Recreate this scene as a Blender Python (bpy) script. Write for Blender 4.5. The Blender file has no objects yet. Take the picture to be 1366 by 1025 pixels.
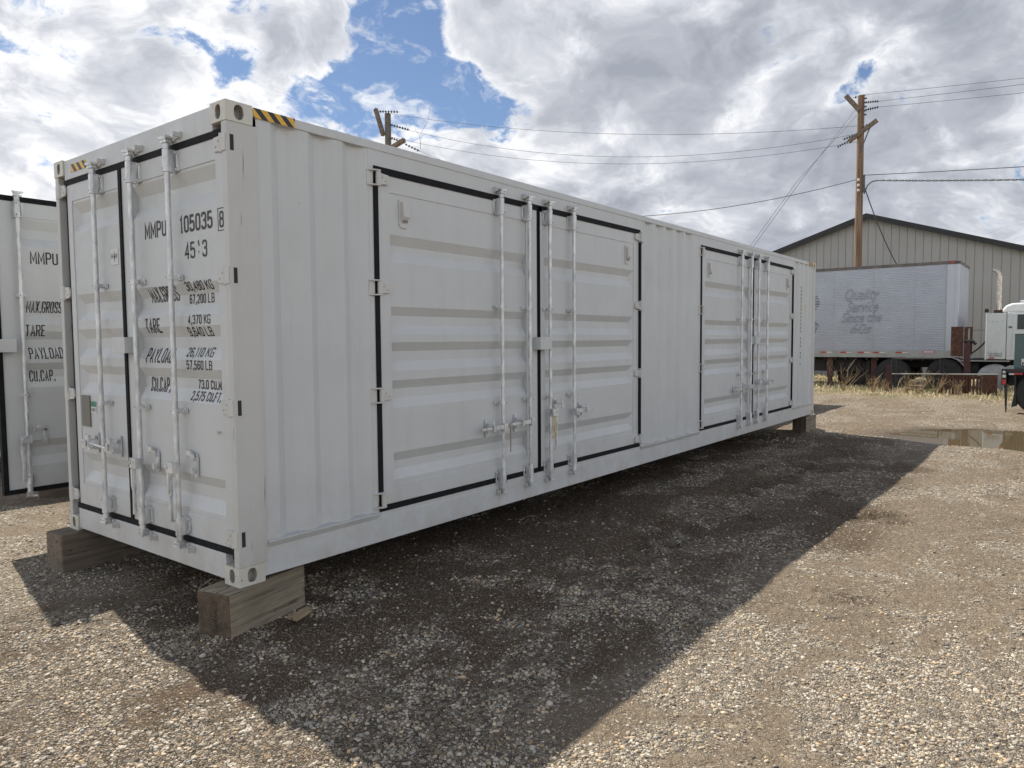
import bpy, bmesh, math, random
import numpy as np
from mathutils import Matrix, Vector
random.seed(7)
R = math.radians
scn = bpy.context.scene
col = scn.collection
G = 0.29                                  # container floor frame stands this high on timber blocks

# ------------------------------------------------------------------ camera
cd = bpy.data.cameras.new('camera')
cam = bpy.data.objects.new('camera', cd); col.objects.link(cam)
cd.sensor_width = 36.0; cd.lens = 970.17/1366*36
cd.clip_start = 0.05; cd.clip_end = 4000
r_ = Vector((0.61135287, -0.79132109, -0.00765528)); u_ = Vector((0.05238571, 0.0308156, 0.99815136)); f_ = Vector((0.78962232, 0.61062372, -0.06029312))
m = Matrix((( r_.x, u_.x, -f_.x), (r_.y, u_.y, -f_.y), (r_.z, u_.z, -f_.z))).to_4x4()
m.translation = Vector((-2.39636, -3.94180, 1.48480+G))
cam.matrix_world = m
scn.camera = cam
scn.view_settings.view_transform = 'Standard'
scn.view_settings.look = 'None'
scn.view_settings.exposure = 0.50
scn.view_settings.gamma = 1.0

# ------------------------------------------------------------------ node helper
class NT:
    def __init__(s, tree): s.t = tree; s.n = tree.nodes; s.l = tree.links
    def node(s, typ, **kw):
        n = s.n.new(typ)
        for k, v in kw.items(): setattr(n, k, v)
        return n
    def put(s, sock, v):
        if v is None: return
        if isinstance(v, bpy.types.NodeSocket): s.l.new(v, sock)
        else:
            if sock.type == 'RGBA' and not hasattr(v, '__len__'): v = (v, v, v, 1)
            if sock.type == 'RGBA' and len(v) == 3: v = (*v, 1)
            sock.default_value = v
    def math(s, op, a, b=None, c=None, clamp=False):
        n = s.node('ShaderNodeMath', operation=op, use_clamp=clamp)
        s.put(n.inputs[0], a); s.put(n.inputs[1], b); s.put(n.inputs[2], c)
        return n.outputs[0]
    def vmath(s, op, a, b=None, scale=None):
        n = s.node('ShaderNodeVectorMath', operation=op)
        s.put(n.inputs[0], a); s.put(n.inputs[1], b)
        if scale is not None: s.put(n.inputs['Scale'], scale)
        return n.outputs['Value'] if op in ('DOT_PRODUCT', 'LENGTH', 'DISTANCE') else n.outputs['Vector']
    def noise(s, vec, scale, detail=4, rough=0.55, dist=0.0, dims='3D', w=None, lac=2.0):
        n = s.node('ShaderNodeTexNoise', noise_dimensions=dims)
        s.put(n.inputs['Vector'], vec); n.inputs['Scale'].default_value = scale
        n.inputs['Detail'].default_value = detail; n.inputs['Roughness'].default_value = rough
        n.inputs['Distortion'].default_value = dist; n.inputs['Lacunarity'].default_value = lac
        return n.outputs['Fac']
    def vor(s, vec, scale, feature='F1', rnd=1.0):
        n = s.node('ShaderNodeTexVoronoi', feature=feature)
        s.put(n.inputs['Vector'], vec); n.inputs['Scale'].default_value = scale
        n.inputs['Randomness'].default_value = rnd
        return n
    def ramp(s, fac, stops, interp='LINEAR'):
        n = s.node('ShaderNodeValToRGB'); n.color_ramp.interpolation = interp
        e = n.color_ramp.elements
        while len(e) < len(stops): e.new(0.5)
        for i, (p, c) in enumerate(stops):
            e[i].position = p
            if not hasattr(c, '__len__'): c = (c, c, c)
            e[i].color = (*c, 1) if len(c) == 3 else c
        s.put(n.inputs[0], fac)
        return n.outputs[0]
    def rng(s, v, a, b, c=0.0, d=1.0, smooth=False):
        n = s.node('ShaderNodeMapRange'); n.clamp = True
        if smooth: n.interpolation_type = 'SMOOTHSTEP'
        s.put(n.inputs[0], v)
        for i, q in enumerate((a, b, c, d)): s.put(n.inputs[i+1], q)
        return n.outputs[0]
    def mix(s, f, a, b, blend='MIX'):
        n = s.node('ShaderNodeMix', data_type='RGBA', blend_type=blend)
        s.put(n.inputs[0], f); s.put(n.inputs[6], a); s.put(n.inputs[7], b)
        return n.outputs[2]
    def mapping(s, vec, scale=(1, 1, 1), rot=(0, 0, 0), loc=(0, 0, 0)):
        n = s.node('ShaderNodeMapping')
        s.put(n.inputs[0], vec); n.inputs['Scale'].default_value = scale
        n.inputs['Rotation'].default_value = rot; n.inputs['Location'].default_value = loc
        return n.outputs[0]
    def bump(s, h, strength=0.3, dist=0.01, normal=None):
        n = s.node('ShaderNodeBump'); s.put(n.inputs['Height'], h)
        n.inputs['Strength'].default_value = strength; n.inputs['Distance'].default_value = dist
        if normal is not None: s.l.new(normal, n.inputs['Normal'])
        return n.outputs[0]

# ------------------------------------------------------------------ world: sky with broken cloud
SUN = Vector((0.45, 2.25, 3.186)).normalized()
sun_el = math.asin(SUN.z); sun_az = math.atan2(SUN.x, SUN.y)
w = bpy.data.worlds.new('World'); scn.world = w; w.use_nodes = True
t = NT(w.node_tree); t.n.clear()
sky = t.node('ShaderNodeTexSky', sky_type='NISHITA'); sky.sun_disc = False
sky.sun_elevation = sun_el; sky.sun_rotation = sun_az; sky.altitude = 600; sky.air_density = 1.0; sky.dust_density = 0.35; sky.ozone_density = 1.6
tc = t.node('ShaderNodeTexCoord').outputs['Generated']
sep = t.node('ShaderNodeSeparateXYZ'); t.l.new(tc, sep.inputs[0])
zz = t.math('ADD', t.math('MAXIMUM', sep.outputs[2], 0.0), 0.42)
cx = t.math('DIVIDE', sep.outputs[0], zz); cy = t.math('DIVIDE', sep.outputs[1], zz)
cmb = t.node('ShaderNodeCombineXYZ'); t.l.new(cx, cmb.inputs[0]); t.l.new(cy, cmb.inputs[1])
cmb.inputs[2].default_value = 0.0
P = t.vmath('ADD', t.vmath('MULTIPLY', cmb.outputs[0], (1.35, 1.35, 1.0)), (3.35, 1.10, 0.0))
def warped(P, sc, amp):
    q = t.node('ShaderNodeTexNoise'); t.put(q.inputs['Vector'], P); q.inputs['Scale'].default_value = sc; q.inputs['Detail'].default_value = 4
    return t.vmath('ADD', P, t.vmath('SCALE', t.vmath('SUBTRACT', q.outputs['Color'], (0.5, 0.5, 0.5)), scale=amp))
P2 = warped(P, 3.0, 0.30)
n_big = t.noise(P2, 1.9, 4, 0.5)
n_det = t.noise(P2, 6.5, 7, 0.62)
puff = t.node('ShaderNodeTexVoronoi', feature='SMOOTH_F1'); t.put(puff.inputs['Vector'], warped(P, 9.0, 0.10)); puff.inputs['Scale'].default_value = 9.0; puff.inputs['Smoothness'].default_value = 0.7
cov = t.math('ADD', t.math('MULTIPLY', n_big, 0.75), t.math('MULTIPLY', n_det, 1.25))
cov = t.math('SUBTRACT', cov, t.math('ADD', t.math('MULTIPLY', puff.outputs['Distance'], 0.16), 0.275))
def lobe(d, k0, k1, amt):
    dv = Vector(d).normalized()
    return t.math('MULTIPLY', t.rng(t.vmath('DOT_PRODUCT', tc, tuple(dv)), k0, k1, smooth=True), amt)
gaps = None
for d, k0, k1, amt in (((0.645, 0.688, 0.332), 0.99536, 0.99981, 0.36),
        ((0.695, 0.646, 0.316), 0.9975, 0.9999, 0.42),
        ((0.607, 0.737, 0.298), 0.99702, 0.99988, 0.16),
        ((0.531, 0.79, 0.307), 0.99702, 0.99988, 0.15),
        ((0.638, 0.659, 0.399), 0.99702, 0.99988, 0.3),
        ((0.728, 0.611, 0.312), 0.99867, 0.99995, 0.36),
        ((0.764, 0.579, 0.284), 0.99915, 0.99997, 0.3),
        ((0.561, 0.71, 0.425), 0.99334, 0.99973, 0.04),
        ((0.308, 0.911, 0.273), 0.99867, 0.99995, 0.1),
        ((0.791, 0.491, 0.365), 0.99979, 0.99999, 0.14),
        ((0.944, 0.167, 0.266), 0.955, 0.998, -0.1),
        ((-0.15, -0.2, 1.0), 0.56, 0.86, 0.3),  # unseen opening overhead, added to cut the skylight reaching the ground
        ((0.563, 0.751, 0.346), 0.99536, 0.99981, -0.14),
        ((0.713, 0.598, 0.367), 0.99405, 0.99976, -0.12),
        ((0.409, 0.852, 0.328), 0.9794, 0.99915, -0.06),
        ((0.688, 0.68, 0.252), 0.99702, 0.99988, -0.12),
        ((0.897, 0.323, 0.303), 0.87945, 0.99419, -0.14),
        ((0.828, 0.517, 0.219), 0.96836, 0.99867, -0.08),
        ((0.376, 0.898, 0.229), 0.98183, 0.99925, -0.1)):
    g = lobe(d, k0, k1, amt*1.1); gaps = g if gaps is None else t.math('ADD', gaps, g)
cov = t.math('SUBTRACT', t.math('ADD', cov, 0.0), t.math('MULTIPLY', gaps, 0.80))
mask = t.rng(cov, 0.455, 0.625, smooth=True)
wisp = t.math('MULTIPLY', t.rng(t.noise(warped(P, 5.0, 0.5), 5.5, 6, 0.62), 0.50, 0.72, smooth=True), 0.75)
mask = t.math('MAXIMUM', mask, t.math('MULTIPLY', wisp, t.rng(sep.outputs[2], 0.75, 0.55)))
# cloud body: bright rims and tops, grey bellies
n_sh = t.noise(t.vmath('ADD', P2, (3.1, 1.7, 0.4)), 3.2, 4, 0.55)
n_sh2 = t.noise(t.vmath('ADD', P2, (0.02, 0.035, 0.0)), 6.5, 6, 0.60)
thick = t.rng(cov, 0.52, 0.80)
side = t.rng(sep.outputs[0], 0.55, 0.85)        # heavier cloud over the east
dk = t.math('ADD', t.math('MULTIPLY', n_sh, 0.85), t.math('MULTIPLY', n_sh2, 0.55))
dk = t.math('ADD', dk, t.math('MULTIPLY', t.math('SUBTRACT', side, 0.35), 0.16))
dk = t.math('ADD', dk, t.math('MULTIPLY', thick, 0.16))
ccol = t.ramp(t.rng(dk, 0.55, 1.12), [(0.0, (1.0, 1.0, 1.0)), (0.28, (0.90, 0.91, 0.93)), (0.50, (0.64, 0.66, 0.71)), (0.72, (0.46, 0.485, 0.54)), (1.0, (0.34, 0.365, 0.42))])
SKY = 0.10
bearing = t.vmath('DOT_PRODUCT', tc, tuple(Vector((0.79, 0.61, 0.0))))      # added: dims clouds in view, brightens those behind the camera to light container sides
ccol = t.vmath('SCALE', ccol, scale=t.math('MULTIPLY', t.rng(bearing, -0.2, 0.6, 1.06, 0.80), 1.0/SKY))
blue = t.vmath('MULTIPLY', sky.outputs[0], (0.66, 0.68, 0.72))
skyc = t.mix(mask, blue, ccol)
bg = t.node('ShaderNodeBackground'); t.put(bg.inputs[0], skyc); bg.inputs[1].default_value = SKY
out = t.node('ShaderNodeOutputWorld'); t.l.new(bg.outputs[0], out.inputs[0])

# ------------------------------------------------------------------ sun
sl = bpy.data.lights.new('sun', 'SUN'); sl.energy = 5.0; sl.angle = R(0.55); sl.color = (1.0, 0.925, 0.81)
so = bpy.data.objects.new('sun', sl); col.objects.link(so)
so.rotation_euler = SUN.to_track_quat('Z', 'Y').to_euler(); so.location = (0, 0, 30)

# ------------------------------------------------------------------ materials
def newmat(name):
    mm = bpy.data.materials.new(name); mm.use_nodes = True
    tt = NT(mm.node_tree); b = tt.n['Principled BSDF']
    tt.b = b; tt.pos = None
    return mm, tt
def objc(tt): return tt.node('ShaderNodeTexCoord').outputs['Object']
def geo(tt): return tt.node('ShaderNodeNewGeometry').outputs['Position']
def plain(name, c, rough=0.5, metal=0.0, var=0.12, scale=6.0, bump=0.0, spec=0.5):
    mm, tt = newmat(name); p = geo(tt)
    n = tt.noise(p, scale, 6, 0.6)
    c2 = tuple(max(0, x*(1-var)) for x in c); c3 = tuple(min(1, x*(1+var)) for x in c)
    tt.put(tt.b.inputs['Base Color'], tt.ramp(n, [(0.3, c2), (0.7, c3)]))
    tt.put(tt.b.inputs['Roughness'], tt.rng(tt.noise(p, scale*3, 3), 0.3, 0.7, max(0.02, rough-0.08), min(1, rough+0.08)))
    tt.b.inputs['Metallic'].default_value = metal
    tt.b.inputs['Specular IOR Level'].default_value = spec
    if bump: tt.put(tt.b.inputs['Normal'], tt.bump(tt.noise(p, scale*8, 4), bump, 0.004))
    return mm
def paint_mat(name, c, dirt=0.35, streak=False, rust=0.0):
    mm, tt = newmat(name); p = geo(tt)
    base = tt.mix(tt.rng(tt.noise(p, 1.6, 5, 0.6), 0.35, 0.7), c, tuple(x*0.93 for x in c))
    # vertical run marks of dust
    runs = tt.noise(tt.mapping(p, (9, 9, 0.55)), 1.0, 6, 0.62)
    base = tt.mix(tt.rng(runs, 0.50, 0.80, 0, dirt*0.55), base, (c[0]*0.70, c[1]*0.68, c[2]*0.63))
    fine = tt.noise(tt.mapping(p, (55, 55, 30)), 1.0, 3, 0.6)
    base = tt.mix(tt.rng(fine, 0.66, 0.76, 0, 0.25), base, (c[0]*0.6, c[1]*0.58, c[2]*0.54))
    sp = tt.node('ShaderNodeSeparateXYZ'); tt.l.new(p, sp.inputs[0])
    splash = tt.math('MULTIPLY', tt.rng(sp.outputs[2], 0.95, 0.25), tt.rng(tt.noise(p, 5, 6, 0.7), 0.42, 0.72))
    base = tt.mix(tt.math('MULTIPLY', splash, 0.5), base, (0.34, 0.29, 0.22))
    speck = tt.noise(p, 48, 3, 0.6)
    base = tt.mix(tt.rng(speck, 0.755, 0.775, 0, 0.8), base, (0.22, 0.10, 0.05))
    if streak:
        st = tt.noise(tt.mapping(p, (38, 38, 2.3), loc=(3.3, 1.2, 0.4)), 1.0, 3, 0.6)
        base = tt.mix(tt.rng(st, 0.675, 0.72, 0, 0.6), base, (0.07, 0.065, 0.06))
    if rust:
        rn = tt.noise(p, 26, 6, 0.7)
        base = tt.mix(tt.rng(rn, 0.66-rust*0.1, 0.70-rust*0.1, 0, 1), base, (0.20, 0.075, 0.03))
    tt.put(tt.b.inputs['Base Color'], base)
    tt.put(tt.b.inputs['Roughness'], tt.rng(tt.noise(p, 14, 4), 0.3, 0.7, 0.34, 0.55))
    wob = tt.noise(p, 2.2, 3, 0.5); orange = tt.noise(p, 160, 2, 0.5)
    tt.put(tt.b.inputs['Normal'], tt.bump(orange, 0.06, 0.002, tt.bump(wob, 0.45, 0.03)))
    return mm
M = {}
M['paint'] = paint_mat('container_paint', (0.55, 0.57, 0.575))
M['post'] = paint_mat('post_paint', (0.53, 0.535, 0.52), dirt=0.6, streak=True)
M['casting'] = paint_mat('casting_paint', (0.60, 0.59, 0.52), dirt=0.7, streak=True, rust=0.35)
M['hinge'] = paint_mat('hinge_paint', (0.56, 0.56, 0.54), dirt=0.5, streak=True)
M['rubber'] = plain('gasket_rubber', (0.008, 0.009, 0.011), 0.75, 0, 0.5, 14, 0.3, 0.22)
M['dark'] = plain('dark_steel', (0.02, 0.02, 0.02), 0.7)
M['cavity'] = plain('casting_cavity', (0.30, 0.29, 0.26), 0.7, 0, 0.35, 25)
def galv():
    mm, tt = newmat('galvanized_steel'); p = geo(tt)
    n = tt.noise(tt.mapping(p, (26, 26, 9)), 1.0, 5, 0.6)
    c = tt.mix(tt.rng(n, 0.3, 0.7), (0.40, 0.42, 0.43), (0.84, 0.85, 0.85))
    tt.put(tt.b.inputs['Base Color'], c); tt.b.inputs['Metallic'].default_value = 0.5
    tt.put(tt.b.inputs['Roughness'], tt.rng(n, 0.3, 0.7, 0.34, 0.5))
    tt.put(tt.b.inputs['Normal'], tt.bump(n, 0.25, 0.002))
    return mm
M['galv'] = galv()
M['ink'] = plain('black_lettering', (0.018, 0.019, 0.022), 0.5, 0, 0.4, 60)
M['white'] = plain('white_sticker', (0.62, 0.63, 0.62), 0.4, 0, 0.05)
M['green_st'] = plain('green_sticker', (0.02, 0.20, 0.13), 0.4)
M['vent'] = plain('data_plate_metal', (0.19, 0.18, 0.165), 0.5, 0.4, 0.25, 120)
M['yellow'] = plain('yellow_cable', (0.65, 0.48, 0.04), 0.45)
def hazard():
    mm, tt = newmat('hazard_stripes'); o = objc(tt)
    sp = tt.node('ShaderNodeSeparateXYZ'); tt.l.new(o, sp.inputs[0])
    s = tt.math('ADD', sp.outputs[0], tt.math('MULTIPLY', sp.outputs[2], 1.0))
    fr = tt.math('FRACT', tt.math('DIVIDE', tt.math('ADD', s, 10.045), 0.092))
    n = tt.noise(o, 40, 4, 0.7)
    yel = tt.mix(tt.rng(n, 0.45, 0.75), (0.74, 0.42, 0.03), (0.55, 0.34, 0.08))
    tt.put(tt.b.inputs['Base Color'], tt.mix(tt.math('GREATER_THAN', fr, 0.5), yel, (0.014, 0.014, 0.015)))
    tt.b.inputs['Roughness'].default_value = 0.45
    return mm
M['hazard'] = hazard()
def wood(name, c1, c2, end=False):
    mm, tt = newmat(name); o = objc(tt)
    if end:
        sp = tt.node('ShaderNodeSeparateXYZ'); tt.l.new(o, sp.inputs[0])
        oc = tt.node('ShaderNodeCombineXYZ')
        tt.l.new(tt.math('SUBTRACT', sp.outputs[1], 0.012), oc.inputs[0]); tt.l.new(tt.math('SUBTRACT', sp.outputs[2], 0.16), oc.inputs[1])
        q = tt.vmath('ADD', oc.outputs[0], tt.vmath('SCALE', tt.vmath('SUBTRACT', tt.node('ShaderNodeTexNoise').outputs['Color'], (.5, .5, .5)), scale=0.05))
        rad = tt.vmath('LENGTH', q)
        ring = tt.math('SINE', tt.math('MULTIPLY', rad, 520))
        ang = tt.math('ARCTAN2', sp.outputs[1], tt.math('SUBTRACT', sp.outputs[2], 0.16))
        cr = tt.noise(tt.mapping(oc.outputs[0], (1, 1, 1)), 9, 5, 0.65)
        f = tt.math('ADD', tt.math('MULTIPLY', ring, 0.13), tt.noise(o, 14, 6, 0.65))
        base = tt.ramp(f, [(0.3, c1), (0.75, c2)])
        crack = tt.math('MULTIPLY', tt.rng(tt.math('ABSOLUTE', tt.math('ADD', oc.outputs[0] if False else sp.outputs[1], tt.math('MULTIPLY', cr, 0.03))), 0.012, 0.016, 1, 0), tt.rng(cr, 0.45, 0.5))
        base = tt.mix(tt.math('MULTIPLY', crack, 0.45), base, (0.01, 0.008, 0.007))
        h = f
    else:
        g = tt.noise(tt.mapping(o, (1.6, 34, 34)), 1.0, 8, 0.62, 0.3)
        g2 = tt.noise(tt.mapping(o, (2.5, 6, 6)), 1.0, 5, 0.6)
        base = tt.ramp(tt.math('ADD', tt.math('MULTIPLY', g, 0.6), tt.math('MULTIPLY', g2, 0.4)), [(0.32, c1), (0.66, c2)])
        ck = tt.noise(tt.mapping(o, (1.1, 3, 21), loc=(0, 0, 0.3)), 1.0, 3, 0.5, 0.2)
        crack = tt.rng(tt.math('ABSOLUTE', tt.math('SUBTRACT', ck, 0.5)), 0.004, 0.012, 1, 0)
        crack = tt.math('MULTIPLY', crack, tt.rng(g2, 0.50, 0.56))
        base = tt.mix(tt.math('MULTIPLY', crack, 0.75), base, (0.012, 0.010, 0.009))
        h = tt.math('SUBTRACT', g, tt.math('MULTIPLY', crack, 1.2))
    tt.put(tt.b.inputs['Base Color'], base); tt.b.inputs['Roughness'].default_value = 0.85
    tt.put(tt.b.inputs['Normal'], tt.bump(h, 0.5, 0.006))
    return mm
M['wood'] = wood('weathered_timber', (0.095, 0.080, 0.058), (0.34, 0.285, 0.205))
M['wood_end'] = wood('timber_end_grain', (0.038, 0.028, 0.020), (0.150, 0.108, 0.072), True)
M['wood_dark'] = wood('dark_timber', (0.075, 0.060, 0.047), (0.23, 0.185, 0.14))
M['wood_chip'] = wood('pale_wood', (0.20, 0.14, 0.08), (0.42, 0.32, 0.20))
M['pole'] = None
def pole_mat():
    mm, tt = newmat('pole_wood'); p = geo(tt)
    g = tt.noise(tt.mapping(p, (22, 22, 0.7)), 1.0, 6, 0.6)
    tt.put(tt.b.inputs['Base Color'], tt.ramp(g, [(0.3, (0.09, 0.055, 0.035)), (0.5, (0.20, 0.125, 0.075)), (0.7, (0.30, 0.245, 0.19))]))
    tt.b.inputs['Roughness'].default_value = 0.85
    return mm
M['pole'] = pole_mat()
M['arm'] = plain('crossarm_wood', (0.17, 0.13, 0.10), 0.85, 0, 0.4, 9)
M['pole_grey'] = plain('grey_pole_wood', (0.13, 0.12, 0.10), 0.85, 0, 0.4, 9)
M['wire'] = plain('wire', (0.10, 0.105, 0.11), 0.5, 0.3)
M['insul'] = plain('insulator', (0.04, 0.04, 0.045), 0.35)
M['porcelain'] = plain('porcelain', (0.55, 0.54, 0.52), 0.3)
M['alu'] = plain('dull_aluminium', (0.34, 0.35, 0.34), 0.42, 0.35, 0.15, 3)
M['alu2'] = plain('trailer_skin', (0.46, 0.49, 0.545), 0.40, 0.25, 0.06, 1.5)
M['toprail'] = plain('weathered_top_rail', (0.13, 0.12, 0.11), 0.6, 0.2, 0.4, 4)
M['red'] = plain('red_reflector', (0.42, 0.035, 0.03), 0.35)
M['whiter'] = plain('white_reflector', (0.60, 0.60, 0.58), 0.35)
M['under'] = plain('underframe_steel', (0.022, 0.020, 0.020), 0.8, 0, 0.4, 7)
M['maroon'] = plain('maroon_steel', (0.060, 0.016, 0.018), 0.55, 0, 0.35, 8)
M['brownst'] = plain('brown_steel', (0.085, 0.045, 0.035), 0.7, 0, 0.35, 8)
def rusty():
    mm, tt = newmat('rusty_steel'); p = geo(tt)
    n = tt.noise(p, 9, 8, 0.7)
    tt.put(tt.b.inputs['Base Color'], tt.ramp(n, [(0.3, (0.045, 0.018, 0.012)), (0.52, (0.085, 0.038, 0.025)), (0.66, (0.14, 0.07, 0.045)), (0.74, (0.34, 0.31, 0.27))]))
    tt.b.inputs['Roughness'].default_value = 0.85; tt.put(tt.b.inputs['Normal'], tt.bump(n, 0.4, 0.006))
    return mm
M['rust'] = rusty()
M['tyre'] = plain('tyre_rubber', (0.022, 0.022, 0.023), 0.8, 0, 0.3, 12, 0.3)
M['rim'] = plain('steel_rim', (0.40, 0.40, 0.40), 0.45, 0.5)
M['rimdark'] = plain('dark_rim', (0.055, 0.05, 0.05), 0.6)
M['truckw'] = plain('truck_white', (0.56, 0.60, 0.59), 0.35, 0, 0.07, 3)
M['roofw'] = plain('roof_white', (0.80, 0.82, 0.82), 0.3, 0, 0.04, 3)
M['glass'] = plain('cab_glass', (0.012, 0.018, 0.02), 0.06, 0, 0.1)
M['chrome'] = plain('worn_chrome', (0.50, 0.46, 0.40), 0.3, 0.7, 0.35, 12)
M['green'] = plain('green_cabinet_paint', (0.075, 0.125, 0.125), 0.45, 0, 0.15, 4)
M['blackp'] = plain('black_chassis_paint', (0.016, 0.017, 0.018), 0.45)
M['tank'] = plain('scratched_silver', (0.32, 0.33, 0.34), 0.5, 0.3, 0.35, 6)
M['trim'] = plain('black_roof_trim', (0.012, 0.013, 0.015), 0.5)
M['cladding'] = plain('grey_steel_cladding', (0.330, 0.332, 0.322), 0.5, 0, 0.05, 0.7)
M['roof_steel'] = plain('dark_roof_steel', (0.05, 0.05, 0.052), 0.5)
M['stone'] = plain('tan_boulder', (0.17, 0.145, 0.10), 0.9, 0, 0.3, 5, 0.5)
M['hose'] = plain('black_hose', (0.012, 0.012, 0.013), 0.5)

# ------------------------------------------------------------------ mesh helpers
class MB:
    def __init__(s): s.v = []; s.f = []; s.m = []; s.mi = 0; s.T = None
    def V(s, p):
        p = Vector(p)
        if s.T is not None: p = s.T @ p
        s.v.append(tuple(p)); return len(s.v)-1
    def F(s, idx): s.f.append(tuple(idx)); s.m.append(s.mi)
    def box(s, x0, x1, y0, y1, z0, z1):
        i = [s.V((x, y, z)) for z in (z0, z1) for x, y in ((x0, y0), (x1, y0), (x1, y1), (x0, y1))]
        for q in ((0, 3, 2, 1), (4, 5, 6, 7), (0, 1, 5, 4), (1, 2, 6, 5), (2, 3, 7, 6), (3, 0, 4, 7)): s.F([i[k] for k in q])
        return s
    def prism(s, pts, a, b, axis='y'):
        """pts: 2D outline; extruded from a to b along axis. axis y -> pts are (x,z); x -> (y,z); z -> (x,y)"""
        def mk(p, t):
            return {'y': (p[0], t, p[1]), 'x': (t, p[0], p[1]), 'z': (p[0], p[1], t)}[axis]
        A = [s.V(mk(p, a)) for p in pts]; B = [s.V(mk(p, b)) for p in pts]; n = len(pts)
        for k in range(n): s.F((A[k], A[(k+1) % n], B[(k+1) % n], B[k]))
        s.F(A[::-1]); s.F(B)
        return s
    def tube(s, pts, r, seg=10, cap=True):
        pts = [Vector(p) for p in pts]; rr = r if hasattr(r, '__len__') else [r]*len(pts)
        d0 = (pts[1]-pts[0]).normalized(); up = Vector((0, 0, 1)) if abs(d0.z) < 0.9 else Vector((1, 0, 0))
        rings = []; a = d0.cross(up).normalized()
        for k, p in enumerate(pts):
            d = (pts[min(k+1, len(pts)-1)]-pts[max(k-1, 0)]).normalized()
            a = (a-d*a.dot(d)).normalized(); b = d.cross(a)
            rings.append([s.V(p+(a*math.cos(2*math.pi*j/seg)+b*math.sin(2*math.pi*j/seg))*rr[k]) for j in range(seg)])
        for k in range(len(rings)-1):
            for j in range(seg): s.F((rings[k][j], rings[k][(j+1) % seg], rings[k+1][(j+1) % seg], rings[k+1][j]))
        if cap: s.F(rings[0][::-1]); s.F(rings[-1])
        return s
    def lathe(s, c, axis, prof, seg=24):
        """prof: (offset along axis, radius) list around centre c"""
        ax = Vector(axis).normalized(); up = Vector((0, 0, 1)) if abs(ax.z) < 0.9 else Vector((1, 0, 0))
        a = ax.cross(up).normalized(); b = ax.cross(a); c = Vector(c); rings = []
        for (h, r) in prof:
            rings.append([s.V(c+ax*h+(a*math.cos(2*math.pi*j/seg)+b*math.sin(2*math.pi*j/seg))*r) for j in range(seg)])
        for k in range(len(rings)-1):
            for j in range(seg): s.F((rings[k][j], rings[k][(j+1) % seg], rings[k+1][(j+1) % seg], rings[k+1][j]))
        s.F(rings[0][::-1]); s.F(rings[-1])
        return s
    def build(s, name, mat, parent=None, bevel=0.0, smooth=False, loc=None, rotz=0.0):
        me = bpy.data.meshes.new(name); me.from_pydata(s.v, [], s.f)
        mats = mat if isinstance(mat, (list, tuple)) else [mat]
        for q in mats: me.materials.append(q)
        if len(mats) > 1: me.polygons.foreach_set('material_index', s.m)
        bm = bmesh.new(); bm.from_mesh(me); bmesh.ops.recalc_face_normals(bm, faces=bm.faces); bm.to_mesh(me); bm.free()
        if smooth:
            me.polygons.foreach_set('use_smooth', [True]*len(me.polygons))
            me.set_sharp_from_angle(angle=R(38))
        me.update()
        o = bpy.data.objects.new(name, me); col.objects.link(o)
        if parent: o.parent = parent
        if loc: o.location = loc
        o.rotation_euler.z = rotz
        if bevel:
            b = o.modifiers.new('bevel', 'BEVEL'); b.width = bevel; b.segments = 2; b.limit_method = 'ANGLE'; b.angle_limit = R(50)
            b.harden_normals = False
        return o
def tag(o, label=None, cat=None, group=None, kind=None):
    if label: o['label'] = label
    if cat: o['category'] = cat
    if group: o['group'] = group
    if kind: o['kind'] = kind
    return o
def thing(name, label, cat, loc=(0, 0, 0), rotz=0.0, group=None):
    o = bpy.data.objects.new(name, None); col.objects.link(o); o.location = loc; o.rotation_euler.z = rotz
    o.empty_display_size = 0.3
    return tag(o, label, cat, group)
def copy_tree(o, parent=None):
    c = o.copy(); col.objects.link(c)
    if parent is not None: c.parent = parent
    for ch in list(o.children): copy_tree(ch, c)
    return c

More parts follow.
